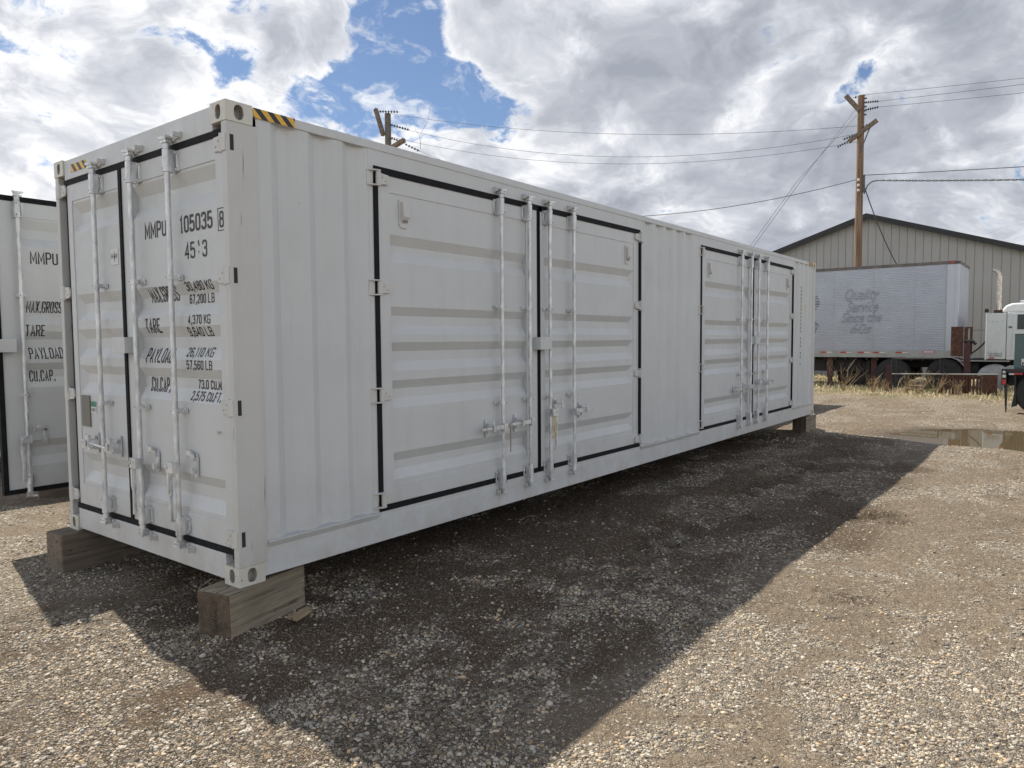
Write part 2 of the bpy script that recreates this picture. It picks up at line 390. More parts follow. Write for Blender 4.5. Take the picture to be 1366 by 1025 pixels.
# lettering ------------------------------------------------------
GL = {
 '0': [('rc', [(0, 0), (1, 0), (1, 1), (0, 1)])], 'O': [('rc', [(0, 0), (1, 0), (1, 1), (0, 1)])],
 'U': [('r', [(0, 1), (0, 0), (1, 0), (1, 1)])], 'M': [('s', [(0, 0), (0, 1), (.5, .22), (1, 1), (1, 0)])],
 'P': [('s', [(0, 0), (0, 1)]), ('r', [(0, 1), (1, 1), (1, .47), (0, .47)])],
 'R': [('s', [(0, 0), (0, 1)]), ('r', [(0, 1), (1, 1), (1, .50), (0, .50)]), ('s', [(.5, .50), (1, 0)])],
 'A': [('s', [(0, 0), (.5, 1), (1, 0)]), ('s', [(.2, .28), (.8, .28)])], 'X': [('s', [(0, 0), (1, 1)]), ('s', [(0, 1), (1, 0)])],
 'G': [('r', [(1, .75), (1, 1), (0, 1), (0, 0), (1, 0), (1, .46)]), ('s', [(1, .46), (.5, .46)])],
 'S': [('r', [(1, .76), (1, 1), (0, 1), (0, .56), (1, .46), (1, 0), (0, 0), (0, .24)])],
 'T': [('s', [(0, 1), (1, 1)]), ('s', [(.5, 1), (.5, 0)])], 'E': [('s', [(1, 1), (0, 1), (0, 0), (1, 0)]), ('s', [(0, .52), (.8, .52)])],
 'F': [('s', [(1, 1), (0, 1), (0, 0)]), ('s', [(0, .52), (.8, .52)])], 'L': [('s', [(0, 1), (0, 0), (1, 0)])],
 'Y': [('s', [(0, 1), (.5, .48), (1, 1)]), ('s', [(.5, .48), (.5, 0)])], 'D': [('s', [(0, 0), (0, 1)]), ('r', [(0, 1), (1, 1), (1, 0), (0, 0)])],
 'C': [('r', [(1, .73), (1, 1), (0, 1), (0, 0), (1, 0), (1, .27)])], 'K': [('s', [(0, 0), (0, 1)]), ('s', [(1, 1), (.02, .42)]), ('s', [(.38, .62), (1, 0)])],
 'B': [('s', [(0, 0), (0, 1)]), ('r', [(0, 1), (.94, 1), (.94, .53), (0, .53)]), ('r', [(0, .53), (1, .53), (1, 0), (0, 0)])],
 'V': [('s', [(0, 1), (.5, 0), (1, 1)])], 'W': [('s', [(0, 1), (.25, 0), (.5, .8), (.75, 0), (1, 1)])],
 '1': [('s', [(.55, 0), (.55, 1), (0, .78)])], '2': [('r', [(0, .76), (0, 1), (1, 1), (1, .56), (0, .0)]), ('s', [(0, 0), (1, 0)])],
 '3': [('r', [(0, .78), (0, 1), (1, 1), (1, .53), (.35, .53)]), ('r', [(.35, .53), (1, .53), (1, 0), (0, 0), (0, .22)])],
 '4': [('s', [(.72, 0), (.72, 1), (0, .27), (1, .27)])], '5': [('s', [(.95, 1), (.06, 1), (.02, .52)]), ('r', [(.02, .52), (.1, .60), (1, .60), (1, 0), (0, 0), (0, .22)])],
 '6': [('rc', [(0, 0), (1, 0), (1, .57), (0, .57)]), ('r', [(0, .4), (0, 1), (1, 1), (1, .80)])], '7': [('s', [(0, 1), (1, 1), (.32, 0)])],
 '8': [('rc', [(0, 0), (1, 0), (1, .54), (0, .54)]), ('rc', [(.05, .54), (.95, .54), (.95, 1), (.05, 1)])],
 '9': [('rc', [(0, .43), (1, .43), (1, 1), (0, 1)]), ('r', [(1, .6), (1, 0), (0, 0), (0, .20)])],
 '.': [('s', [(.5, -.04), (.5, .09)])], ',': [('s', [(.6, .09), (.45, -.15)])], '\u2019': [('s', [(.5, 1.0), (.72, .78)])]}
NAR = {'1': .55, '.': .10, ',': .16, '\u2019': .3, 'M': 1.25, 'W': 1.3, ' ': .75}
def block_text(s, h, width, stroke=0.155):
    """condensed block capitals as flat ribbons; outer height h, outer width = width"""
    units = sum(NAR.get(c, 1.0) for c in s); cell = width/(units+0.35)
    t_ = min(h*stroke, cell*0.265) if len(s) > 2 else h*0.135
    gap = min(h*0.135, cell*0.155)
    cw = (width-gap*(len(s)-1)-t_*sum(1 for c in s if c != ' '))/units
    bm = bmesh.new(); x = 0.0; H_ = h-t_; k = 0
    def ribbon(pts, closed, k):
        n = len(pts); L_, R_ = [], []
        for i in range(n):
            a = pts[i-1] if (i or closed) else None; b = pts[(i+1) % n] if (i < n-1 or closed) else None; p = pts[i]
            d1 = (p-a).normalized() if a is not None else (b-p).normalized(); d2 = (b-p).normalized() if b is not None else d1
            n1 = Vector((-d1.y, d1.x)); n2 = Vector((-d2.y, d2.x)); m_ = (n1+n2)
            m_ = m_.normalized() if m_.length > 1e-5 else n1
            kk = min(1.0/max(0.35, m_.dot(n1)), 2.2)*t_/2
            L_.append(bm.verts.new((p.x+m_.x*kk, -2e-5*k, p.y+m_.y*kk))); R_.append(bm.verts.new((p.x-m_.x*kk, -2e-5*k, p.y-m_.y*kk)))
        for i in range(n if closed else n-1):
            j = (i+1) % n; bm.faces.new((L_[i], L_[j], R_[j], R_[i]))
    for c in s:
        w_ = cw*NAR.get(c, 1.0)
        for mode, pts in GL.get(c, []):
            q = [Vector((x+t_/2+px_*w_, t_/2+pz_*H_)) for px_, pz_ in pts]
            if mode == 's':
                # square ends reach the full cap height
                if len(q) > 1:
                    for e, f in ((0, 1), (-1, -2)):
                        dd = q[e]-q[f]
                        if abs(dd.y) > abs(dd.x)*3: q[e] = q[e]+dd.normalized()*t_/2
                ribbon(q, False, k)
            else:
                rad = min(w_*0.5, h*0.17); n = len(q); out_ = []
                for i in range(n):
                    if mode == 'r' and i in (0, n-1): out_.append(q[i]); continue
                    a, b = q[i-1], q[(i+1) % n]; r1 = min(rad, (q[i]-a).length*0.5); r2 = min(rad, (b-q[i]).length*0.5)
                    p1 = q[i]+(a-q[i]).normalized()*r1; p2 = q[i]+(b-q[i]).normalized()*r2
                    for st_ in range(5):
                        u_ = st_/4; out_.append(p1*(1-u_)**2+q[i]*2*u_*(1-u_)+p2*u_*u_)
                cl = [out_[0]]
                for p in out_[1:]:
                    if (p-cl[-1]).length > 1e-5: cl.append(p)
                if mode == 'rc' and (cl[0]-cl[-1]).length < 1e-5: cl.pop()
                ribbon(cl, mode == 'rc', k)
            k += 1
        x += w_+(t_ if c != ' ' else 0)+gap
    return bm

def text_mesh(s, h, width=None, bold=0.0, shear=0.0, outline=0.0, space=1.0):
    """flat letter mesh: cap height h, baseline 0, left edge 0, in the local (x, z) plane"""
    cu = bpy.data.curves.new('t', 'FONT'); cu.body = s; cu.size = 1.0; cu.offset = bold; cu.space_character = space
    cu.resolution_u = 4
    if outline: cu.fill_mode = 'NONE'; cu.bevel_depth = outline; cu.bevel_resolution = 0
    ob = bpy.data.objects.new('t', cu); col.objects.link(ob)
    dg = bpy.context.evaluated_depsgraph_get(); me = bpy.data.meshes.new_from_object(ob.evaluated_get(dg))
    bpy.data.objects.remove(ob); bpy.data.curves.remove(cu)
    bm = bmesh.new(); bm.from_mesh(me); bpy.data.meshes.remove(me)
    k = h/0.69
    for v in bm.verts: v.co.x += shear*v.co.y
    xs = [v.co.x for v in bm.verts]; x0 = min(xs); wd = (max(xs)-x0)
    kx = (width/wd) if width else k
    for v in bm.verts: v.co = Vector(((v.co.x-x0)*kx, v.co.z*k if outline else 0.0, v.co.y*k))
    return bm

# corrugated door panel depth profile ------------------------------------
SIDE_CH = [(2.060, 2.135, 2.185, 2.258), (1.535, 1.603, 1.672, 1.737), (1.262, 1.335, 1.408, 1.475), (0.990, 1.060, 1.130, 1.195), (0.458, 0.530, 0.592, 0.660)]
END_CH = [(2.330, 2.400, 2.478, 2.556), (1.655, 1.722, 1.790, 1.860), (1.377, 1.448, 1.521, 1.592), (1.103, 1.186, 1.253, 1.316), (0.413, 0.494, 0.572, 0.638)]
PD = 0.036
def depth_at(z, ch):
    for a, b, c, d in ch:
        if a <= z <= d:
            if z < b: return PD*(z-a)/(b-a)
            if z <= c: return PD
            return PD*(d-z)/(d-c)
    return 0.0

def add_text(parent, ch, items, shifts=None, wf=1.0):
    """items: (text, u_left, z_base, cap_h, width, bold, on_frame): each line is its own mesh lying on the pressed steel"""
    lines = []
    for it in items:                                        # one mesh per word
        words = it[0].split(' '); un = [sum(NAR.get(c, 1.0) for c in w_)+0.18*len(w_) for w_ in words]; tot = sum(un)+0.75*(len(words)-1); u_ = it[1]+((shifts or {}).get(it[0], 0.0))
        for w_, q in zip(words, un):
            lines.append((w_, u_, it[2], it[3], it[4]*wf*q/tot)+tuple(it[5:])); u_ += it[4]*wf*(q+0.75)/tot
    for it in lines:
        s, u, z, h, wd, bold = it[:6]
        b = block_text(s, h, wd)
        for v in b.verts: v.co.x += u; v.co.z += z
        bmesh.ops.triangulate(b, faces=b.faces[:])
        for c in ch:
            for k in c:
                if z-0.05 < k < z+h+0.05:
                    bmesh.ops.bisect_plane(b, geom=b.verts[:]+b.edges[:]+b.faces[:], plane_co=(0, 0, k), plane_no=(0, 0, 1))
        for v in b.verts: v.co.y += (-0.0016 if len(it) > 6 else 0.0044+depth_at(v.co.z, ch))
        for f in b.faces:
            f.normal_update()
            if f.normal.y > 0: f.normal_flip()
        me = bpy.data.meshes.new('lettering'); b.to_mesh(me); b.free(); me.materials.append(M['ink'])
        o = bpy.data.objects.new('lettering', me); col.objects.link(o); o.parent = parent

# ------------------------------------------------------------------ container parts
def leaf_mesh(w, z0, z1, fl, fr, zb, zt, ch, taper_l, taper_r):
    mb = MB()
    T = 0.05
    # frame members
    mb.box(0, fl, 0, T, z0, z1); mb.box(w-fr, w, 0, T, z0, z1)
    mb.box(fl, w-fr, 0, T, z0, zb); mb.box(fl, w-fr, 0, T, zt, z1)
    # pressed panel
    us = [fl, fl+taper_l, w-fr-taper_r, w-fr]
    if taper_l == 0: us = us[1:]
    if taper_r == 0: us = us[:-1]
    zs = [zb]+[k for c in ch for k in c if True]+[zt]; zs = sorted(set(zs))
    grid = {}
    for i, u in enumerate(us):
        for j, z in enumerate(zs):
            d = depth_at(z, ch)
            if (i == 0 and taper_l) or (i == len(us)-1 and taper_r): d = 0
            grid[i, j] = mb.V((u, 0.006+d, z))
    for i in range(len(us)-1):
        for j in range(len(zs)-1):
            a, b, c, d = grid[i, j], grid[i+1, j], grid[i+1, j+1], grid[i, j+1]
            mb.F((a, b, c)) if False else None
            ya = [mb.v[k][1] for k in (a, b, c, d)]
            if len(set(round(y, 5) for y in ya)) > 1 and len(us) > 2:
                # fold along the diagonal that runs to the deep corner
                if abs(ya[0]-ya[2]) > abs(ya[1]-ya[3]): mb.F((a, b, c)); mb.F((a, c, d))
                else: mb.F((a, b, d)); mb.F((b, c, d))
            else: mb.F((a, b, c, d))
    mb.box(fl, w-fr, T-0.004, T, zb, zt)
    return mb

def rod_mesh(u, zl, zh, fs):
    mb = MB(); y = -0.052
    mb.tube([(u, y, zl+0.05), (u, y, zh-0.05)], 0.0165, 14)
    for z, s in ((zh, 1), (zl, -1)):
        za = z-s*0.05
        mb.tube([(u, y, za-s*0.03), (u, y, za)], 0.021, 12)
        mb.tube([(u, y, za-s*0.145), (u, y, za-s*0.130)], 0.0225, 12)
        lo, hi = sorted((za, za+s*0.03))
        mb.box(u-0.018, u+0.018, y-0.014, y+0.022, lo, hi)
        lo, hi = sorted((za+s*0.03, za+s*0.046))
        mb.prism([(u-0.045, y-0.03), (u-0.012, y-0.016), (u+0.016, y-0.014), (u+0.045, y-0.028), (u+0.034, y+0.008), (u+0.02, y+0.030), (u-0.02, y+0.03), (u-0.026, y+0.004)], lo, hi, 'z')
        lo, hi = sorted((za+s*0.004, za+s*0.016))
        mb.prism([(u-0.036, y-0.022), (u+0.036, y-0.02), (u+0.022, y+0.026), (u-0.022, y+0.026)], lo, hi, 'z')
    return mb

def bracket_big(u, z0, z1, fs):
    mb = MB(); y = -0.052
    n = 12; arc = [(u+0.024*math.cos(math.pi+math.pi*k/n), y+0.026*math.sin(math.pi+math.pi*k/n)) for k in range(n+1)]
    mb.prism(arc+[(u+0.024, -0.002), (u-0.024, -0.002)], z0, z1, 'z')
    a, b = sorted((u+fs*0.024, u+fs*0.056))
    mb.box(a, b, -0.012, 0.0, z0+0.008, z0+0.028); mb.box(a, b, -0.012, 0.0, z1-0.028, z1-0.008)
    a2, b2 = sorted((u+fs*0.044, u+fs*0.056)); mb.box(a2, b2, -0.016, 0.0, z0+0.028, z1-0.028)
    for zz_ in (z0+0.018, z1-0.018): mb.tube([(u+fs*0.045, -0.012, zz_), (u+fs*0.045, -0.022, zz_)], 0.008, 8)
    mb.mi = 1
    for zz_ in (z0+0.022, z1-0.022): mb.tube([(u-fs*0.0125, -0.0745, zz_), (u-fs*0.0125, -0.0775, zz_)], 0.0055, 8)
    mb.box(min(a, b)-0.0, max(a, b), -0.0035, -0.0005, z0+0.028, z1-0.028) if False else None
    return mb
def bracket_small(u, z, fs):
    mb = MB(); y = -0.052
    n = 10; arc = [(u+0.023*math.cos(math.pi+math.pi*k/n), y+0.024*math.sin(math.pi+math.pi*k/n)) for k in range(n+1)]
    mb.prism(arc+[(u+0.023, -0.0), (u-0.023, -0.0)], z-0.015, z+0.015, 'z')
    a, b = sorted((u+fs*0.023, u+fs*0.060)); mb.box(a, b, -0.012, 0.0, z-0.016, z+0.016)
    mb.tube([(u+fs*0.045, -0.012, z), (u+fs*0.045, -0.024, z)], 0.009, 8)
    mb.mi = 1; mb.tube([(u-fs*0.0125, -0.0725, z), (u-fs*0.0125, -0.0755, z)], 0.0045, 8)
    return mb
def handle_h(u, z, s, L=0.31):
    """horizontal handle running to side s from the rod"""
    mb = MB(); y = -0.085
    a, b = sorted((u-s*0.020, u+s*0.030)); mb.box(a, b, y-0.012, y+0.035, z-0.034, z+0.034)
    mb.tube([(u+s*0.005, y-0.018, z), (u+s*0.005, y+0.03, z)], 0.010, 10)
    zb_ = z+0.004
    mb.prism([(u+s*0.03, zb_-0.020), (u+s*0.16, zb_-0.018), (u+s*0.19, zb_-0.012), (u+s*L, zb_-0.012), (u+s*L, zb_+0.010), (u+s*0.19, zb_+0.012), (u+s*0.16, zb_+0.014), (u+s*0.03, zb_+0.018)], y, y+0.016, 'y')
    return mb
def handle_v(u, z, s):
    """handle hanging straight down beside the rod"""
    mb = MB(); y = -0.085; c = u+s*0.048
    mb.box(min(u, c)-0.02, max(u, c)+0.02, y-0.014, y+0.03, z-0.035, z+0.035)
    mb.tube([(c, y-0.024, z+0.006), (c, y+0.02, z+0.006)], 0.011, 10)
    mb.prism([(c-0.019, z-0.034), (c+0.019, z-0.034), (c+0.019, z-0.18), (c+0.011, z-0.20), (c+0.013, z-0.36), (c-0.013, z-0.36), (c-0.011, z-0.20), (c-0.019, z-0.18)], y-0.004, y+0.014, 'y')
    mb.box(c-0.010, c+0.010, y-0.012, y-0.004, z-0.17, z-0.04)
    return mb
def catch(u, z, s=1, open_=False):
    mb = MB()
    mb.prism([(u-0.016, z-0.075), (u+0.016, z-0.075), (u+0.019, z-0.05), (u+0.019, z+0.05), (u+0.014, z+0.075), (u-0.014, z+0.075), (u-0.019, z+0.05), (u-0.019, z-0.05)], -0.010, 0.0, 'y')
    mb.box(u-0.010, u+0.010, -0.035, -0.010, z-0.05, z-0.035); mb.box(u-0.012, u+0.012, -0.040, -0.030, z-0.05, z-0.012)
    mb.tube([(u, -0.010, z+0.045), (u, -0.030, z+0.045)], 0.012, 10)
    if open_:
        mb.prism([(u, z+0.035), (u-0.035, z+0.060), (u-0.095, z+0.066), (u-0.112, z+0.080), (u-0.10, z+0.098), (u-0.035, z+0.092), (u+0.012, z+0.060)], -0.030, -0.018, 'y')
        mb.tube([(u-0.088, -0.024, z+0.065), (u-0.088, -0.024, z+0.042)], 0.006, 8)
    else:
        mb.box(u-0.012, u+0.012, -0.098, -0.014, z+0.02, z+0.032)
        mb.box(u-0.012, u+0.012, -0.104, -0.096, z-0.02, z+0.032)
        mb.tube([(u, -0.09, z+0.03), (u, -0.09, z+0.075)], 0.008, 8)
    return mb
def hinge_mesh(u, z, s, post=0.085):
    """u: pivot line, leaf lies on side s of it"""
    mb = MB(); y = -0.028; h = 0.046
    mb.tube([(u, y, z-h), (u, y, z+h)], 0.019, 12)
    mb.tube([(u, y, z-h-0.012), (u, y, z+h+0.012)], 0.009, 10)
    mb.prism([(u, z-h+0.004), (u+s*0.10, z-h+0.012), (u+s*0.112, z-0.02), (u+s*0.112, z+0.022), (u+s*0.10, z+h-0.012), (u, z+h-0.004)], y+0.004, 0.001, 'y')
    for zz_ in (z-h-0.010, z+h):
        a, b = sorted((u-s*post, u+s*0.012)); mb.prism([(a if s > 0 else b, -0.006), (u-s*0.02, -0.046), (u+s*0.012, -0.046), (u+s*0.012, 0.012), (a if s > 0 else b, 0.012)], zz_, zz_+0.010, 'z')
    a, b = sorted((u-s*post, u-s*0.02)); mb.box(a, b, -0.006, 0.012, z-h, z+h)
    for du, dz in ((0.045, 0.012), (0.075, -0.012)): mb.tube([(u+s*du, y+0.005, z+dz), (u+s*du, y-0.003, z+dz)], 0.006, 8)
    return mb
def end_hinge(u, z, s):
    """hinge of the door end, lying across the post; u: outer edge of the post, leaf on side s"""
    mb = MB(); h = 0.050
    mb.box(min(u, u+s*0.050), max(u, u+s*0.050), -0.024, 0.012, z-h, z+h)
    mb.tube([(u+s*0.052, -0.012, z-h-0.006), (u+s*0.052, -0.012, z+h+0.006)], 0.015, 10)
    mb.prism([(u+s*0.055, z-h+0.004), (u+s*0.135, z-h+0.008), (u+s*0.150, z-0.02), (u+s*0.150, z+0.02), (u+s*0.135, z+h-0.008), (u+s*0.055, z+h-0.004)], -0.014, 0.001, 'y')
    for du, dz in ((0.085, 0.018), (0.115, -0.014)): mb.tube([(u+s*du, -0.013, z+dz), (u+s*du, -0.020, z+dz)], 0.007, 8)
    return mb
def lock_box(u0, u1, z0, z1):
    mb = MB()
    mb.box(u0, u1, -0.085, -0.080, z0, z1); mb.box(u0, u1, -0.080, -0.001, z1-0.005, z1)
    mb.box(u0, u0+0.005, -0.080, -0.001, z0, z1-0.005); mb.box(u1-0.005, u1, -0.080, -0.001, z0, z1-0.005)
    return mb

def add_leaf(root, name, loc, rotz, w, z0, z1, fl, fr, zb, zt, ch, tl, tr, rods, fs, zr, label=None, hinges=(), hs=1):
    """rods: list of (u, kind) kind in 'L','R','D','DR' handle styles"""
    leaf = leaf_mesh(w, z0, z1, fl, fr, zb, zt, ch, tl, tr).build(name, M['paint'], root, loc=loc, rotz=rotz)
    if label: leaf['label'] = label
    for u, kind, zh in rods:
        rod_mesh(u, zr[0], zr[1], fs).build('lock_rod', M['galv'], leaf, smooth=True)
        bracket_big(u, zr[1]-0.225, zr[1]-0.085, fs).build('rod_bracket', [M['galv'], M['dark']], leaf, bevel=0.002)
        bracket_big(u, zr[0]+0.085, zr[0]+0.205, fs).build('rod_bracket', [M['galv'], M['dark']], leaf, bevel=0.002)
        for zz_ in zr[2:]: bracket_small(u, zz_, fs).build('rod_bracket', [M['galv'], M['dark']], leaf)
        if kind in 'LR':
            s = -1 if kind == 'L' else 1
            handle_h(u, zh, s).build('handle', M['galv'], leaf, bevel=0.002)
            catch(u+s*0.17, zh).build('handle_catch', M['galv'], leaf)
        elif kind == 'D':
            handle_v(u, zh, -1).build('handle', M['galv'], leaf, bevel=0.002)
            catch(u+0.150, zh+0.02, 1, True).build('handle_catch', M['galv'], leaf)
        elif kind == 'E':
            handle_v(u, zh, 1).build('handle', M['galv'], leaf, bevel=0.002)
            catch(u+0.13, zh+0.05, 1).build('handle_catch', M['galv'], leaf)
    for (u, z) in hinges: hinge_mesh(u, z, hs).build('hinge', M['hinge'], leaf, bevel=0.003)
    return leaf

def oval_plate(mb, o, ux, uz, n, w, h, cx, cz, rx, rz, depth):
    """rectangle w x h with an oval pocket; o origin, ux/uz in-plane unit vectors, n outward normal"""
    o, ux, uz, n = Vector(o), Vector(ux), Vector(uz), Vector(n)
    N = 32; angs = [2*math.pi*k/N for k in range(N)]
    corner = [math.atan2(b-cz, a-cx) % (2*math.pi) for a, b in ((0, 0), (w, 0), (w, h), (0, h))]
    for c in corner: angs[min(range(N), key=lambda k: abs(angs[k]-c))] = c
    angs.sort(); out_, inn, back = [], [], []
    for a in angs:
        c, s = math.cos(a), math.sin(a)
        tt = min([(w-cx)/c if c > 1e-9 else 1e9, (-cx)/c if c < -1e-9 else 1e9, (h-cz)/s if s > 1e-9 else 1e9, (-cz)/s if s < -1e-9 else 1e9])
        out_.append(mb.V(o+ux*(cx+c*tt)+uz*(cz+s*tt)))
        # stadium-like oval
        px = math.copysign(abs(c)**0.8, c)*rx; pz = math.copysign(abs(s)**0.8, s)*rz
        inn.append(mb.V(o+ux*(cx+px)+uz*(cz+pz))); back.append(o+ux*(cx+px)+uz*(cz+pz)-n*depth)
    mi = mb.mi
    for k in range(N): mb.F((out_[k], out_[(k+1) % N], inn[(k+1) % N], inn[k]))
    mb.mi = 1
    bi = [mb.V(p) for p in back]
    for k in range(N): mb.F((inn[k], inn[(k+1) % N], bi[(k+1) % N], bi[k]))
    mb.F(bi); mb.mi = mi

def casting(root, sx, sy, x, y, z):
    """x,y: outer corner; sx,sy: direction into the container"""
    mb = MB(); a, b, h = 0.178, 0.162, 0.118
    X0, X1, Y0, Y1 = x, x+sx*a, y, y+sy*b
    e = 0.006
    oval_plate(mb, (X0, Y0, z), (0, sy, 0), (0, 0, 1), (-sx, 0, 0), b, h, b*0.5, h*0.5, 0.026, 0.040, 0.05)
    oval_plate(mb, (X0, Y0, z), (sx, 0, 0), (0, 0, 1), (0, -sy, 0), a, h, a*0.5, h*0.5, 0.030, 0.042, 0.05)
    v = [mb.V(p) for p in ((X0, Y0, z), (X1, Y0, z), (X1, Y1, z), (X0, Y1, z), (X0, Y0, z+h), (X1, Y0, z+h), (X1, Y1, z+h), (X0, Y1, z+h))]
    for q in ((0, 1, 2, 3), (4, 5, 6, 7), (1, 2, 6, 5), (2, 3, 7, 6)): mb.F([v[k] for k in q])
    o = mb.build('corner_casting', [M['casting'], M['cavity']], root)
    bm = bmesh.new(); bm.from_mesh(o.data); bmesh.ops.remove_doubles(bm, verts=bm.verts, dist=1e-5); bmesh.ops.recalc_face_normals(bm, faces=bm.faces); bm.to_mesh(o.data); bm.free()
    bv = o.modifiers.new('bevel', 'BEVEL'); bv.width = e; bv.segments = 3; bv.limit_method = 'ANGLE'; bv.angle_limit = R(60)
    return o

def corr(mb, x0, x1, z0, z1, yf, depth, pitch=0.278, lead=0.06, axis='x', sgn=1):
    """vertical corrugation, starts and ends on the outer crest"""
    pts = [(x0, 0.0)]; x = x0+lead
    while x+0.215 < x1:
        pts += [(x, 0.0), (x+0.068, 1), (x+0.138, 1), (x+0.206, 0.0)]; x += pitch
    pts.append((x1, 0.0))
    A, B = [], []
    for (x, d) in pts:
        p = (x, yf+sgn*d*depth) if axis == 'x' else (yf+sgn*d*depth, x)
        A.append(mb.V((p[0], p[1], z0))); B.append(mb.V((p[0], p[1], z1)))
    for k in range(len(A)-1): mb.F((A[k], A[k+1], B[k+1], B[k]))

L, W, H = 12.192, 2.438, 2.896
def container_shell(root, length=L, near_side=True):
    for (sx, x) in ((1, 0), (-1, length)):
        for (sy, y) in ((1, 0), (-1, W)):
            for z in (0, H-0.118): casting(root, sx, sy, x, y, z)
    # corner posts: door-end posts are open J sections, rear ones plain
    for (sy, y) in ((1, 0), (-1, W)):
        mb = MB()
        a, b = sorted((y+sy*0.003, y+sy*0.058)); mb.box(0.004, 0.205, a, b, 0.118, H-0.118)
        a, b = sorted((y+sy*0.058, y+sy*0.150)); mb.box(0.110, 0.150, a, b, 0.118, H-0.118)
        mb.build('corner_post', M['post'], root, bevel=0.004)
        a, b = sorted((y+sy*0.003, y+sy*0.150)); MB().box(length-0.16, length-0.003, a, b, 0.118, H-0.118).build('corner_post', M['post'], root, bevel=0.004)
    # rails
    for (sy, y) in ((1, 0), (-1, W)):
        a, b = sorted((y+sy*0.004, y+sy*0.06)); MB().box(0.178, length-0.178, a, b, H-0.064, H-0.006).build('top_rail', M['paint'], root, bevel=0.004)
    MB().box(0.05, length-0.05, 0.05, W-0.05, H-0.030, H-0.018).build('roof', M['paint'], root)
    # end header, end sill
    MB().box(0.012, 0.10, 0.162, W-0.162, H-0.155, H-0.008).build('end_header', M['paint'], root, bevel=0.003)
    MB().box(0.012, 0.12, 0.162, W-0.162, 0.022, 0.182).build('end_sill', M['paint'], root, bevel=0.003)
    mb = MB()
    mb.box(0.06, length-0.06, 0.03, W-0.03, 0.135, 0.165)
    x = 0.35
    while x < length-0.2: mb.box(x, x+0.045, 0.06, W-0.06, 0.03, 0.135); x += 0.32
    mb.build('floor_frame', M['dark'], root)

def bottom_rail(root, y, sy, length, ledge):
    mb = MB(); a, b = sorted((y+sy*0.005, y+sy*0.05)); mb.box(0.178, length-0.16, a, b, 0.030, 0.212)
    for x0, x1 in ledge:
        pts = [(y+sy*0.006, 0.200), (y-sy*0.013, 0.238), (y-sy*0.013, 0.246), (y+sy*0.052, 0.252), (y+sy*0.052, 0.200)]
        mb.prism(pts, x0, x1, 'x')
    return mb.build('bottom_rail', M['paint'], root, bevel=0.002)

def keepers(root, spots, y=0.0):
    pass

END_RODS_Z = (0.150, 2.785, 1.90, 1.045)
def end_right(root, loc, rotz, r1=0.235, shifts=None, lb=0.140, wf=1.0):
    """right-hand leaf of the door end: u runs from the seam (0) to the hinge side"""
    lf = add_leaf(root, 'door', loc, rotz, 1.292, 0.225, 2.700, 0.15, 0.085, 0.385, 2.575, END_CH, 0, 0.0,
                  [(r1, 'D', 0.66), (0.735, 'D', 0.68)], 1, END_RODS_Z)
    for z in (0.29, 1.09, 1.88, 2.655): end_hinge(1.352, z, -1).build('hinge', M['hinge'], lf, bevel=0.003)
    MB().box(-0.036, 1.292, -0.006, 0.045, 2.700, 2.746).box(-0.036, 1.292, -0.006, 0.045, 0.184, 0.225).box(-0.036, 0.002, -0.010, 0.045, 0.225, 2.700).box(1.292, 1.312, 0.012, 0.045, 0.20, 2.73).build('gasket', M['rubber'], lf)
    lock_box(-0.055, lb, 1.415, 1.525).build('lock_box', M['paint'], lf, bevel=0.003)
    D = -0.062
    add_text(lf, END_CH, [
        ('MMPU', 0.300, 2.182, 0.108, 0.290, 0.016), ('105035', 0.762, 2.178, 0.108, 0.385, 0.016), ('8', 1.232, 2.168, 0.100, 0.050, 0.016, 1),
        ('45', 0.812, 2.012, 0.105, 0.125, 0.016), ('3', 1.022, 2.012, 0.105, 0.055, 0.016), ('\u2019', 0.958, 2.012, 0.106, 0.040, 0.02), ('.', 0.970, 2.042, 0.06, 0.020, 0.02),
        ('MAX.GROSS', 0.330+D*.6, 1.757, 0.100, 0.372, 0.016), ('TARE', 0.285+D*.5, 1.550, 0.100, 0.210, 0.016),
        ('PAYLOAD', 0.285+D*.6, 1.350, 0.100, 0.360, 0.016), ('CU.CAP.', 0.310+D, 1.152, 0.100, 0.270, 0.016),
        ('30,480 KG', 0.800+D*.2, 1.812, 0.060, 0.322, 0.016), ('67,200 LB', 0.848+D, 1.732, 0.060, 0.295, 0.016),
        ('4,370 KG', 0.822, 1.600, 0.060, 0.266, 0.016), ('9,640 LB', 0.820+D*.5, 1.523, 0.060, 0.288, 0.016),
        ('26,110 KG', 0.800+D*.6, 1.393, 0.060, 0.322, 0.016), ('57,560 LB', 0.785, 1.312, 0.060, 0.305, 0.016),
        ('73.0 CU.M.', 0.918+D, 1.188, 0.060, 0.292, 0.016), ('2,575 CU.FT.', 0.848+D*.7, 1.114, 0.060, 0.356, 0.016)], shifts, wf)
    mb = MB()
    for b in ((1.216, 1.221, 2.150, 2.286), (1.283, 1.288, 2.150, 2.286), (1.221, 1.283, 2.150, 2.155), (1.221, 1.283, 2.281, 2.286)): mb.box(b[0], b[1], -0.0018, -0.0004, b[2], b[3])
    mb.build('number_frame', M['ink'], lf)
    MB().box(1.135, 1.165, -0.018, 0.008, 0.928, 0.938).build('door_hook', M['hinge'], lf)
    return lf

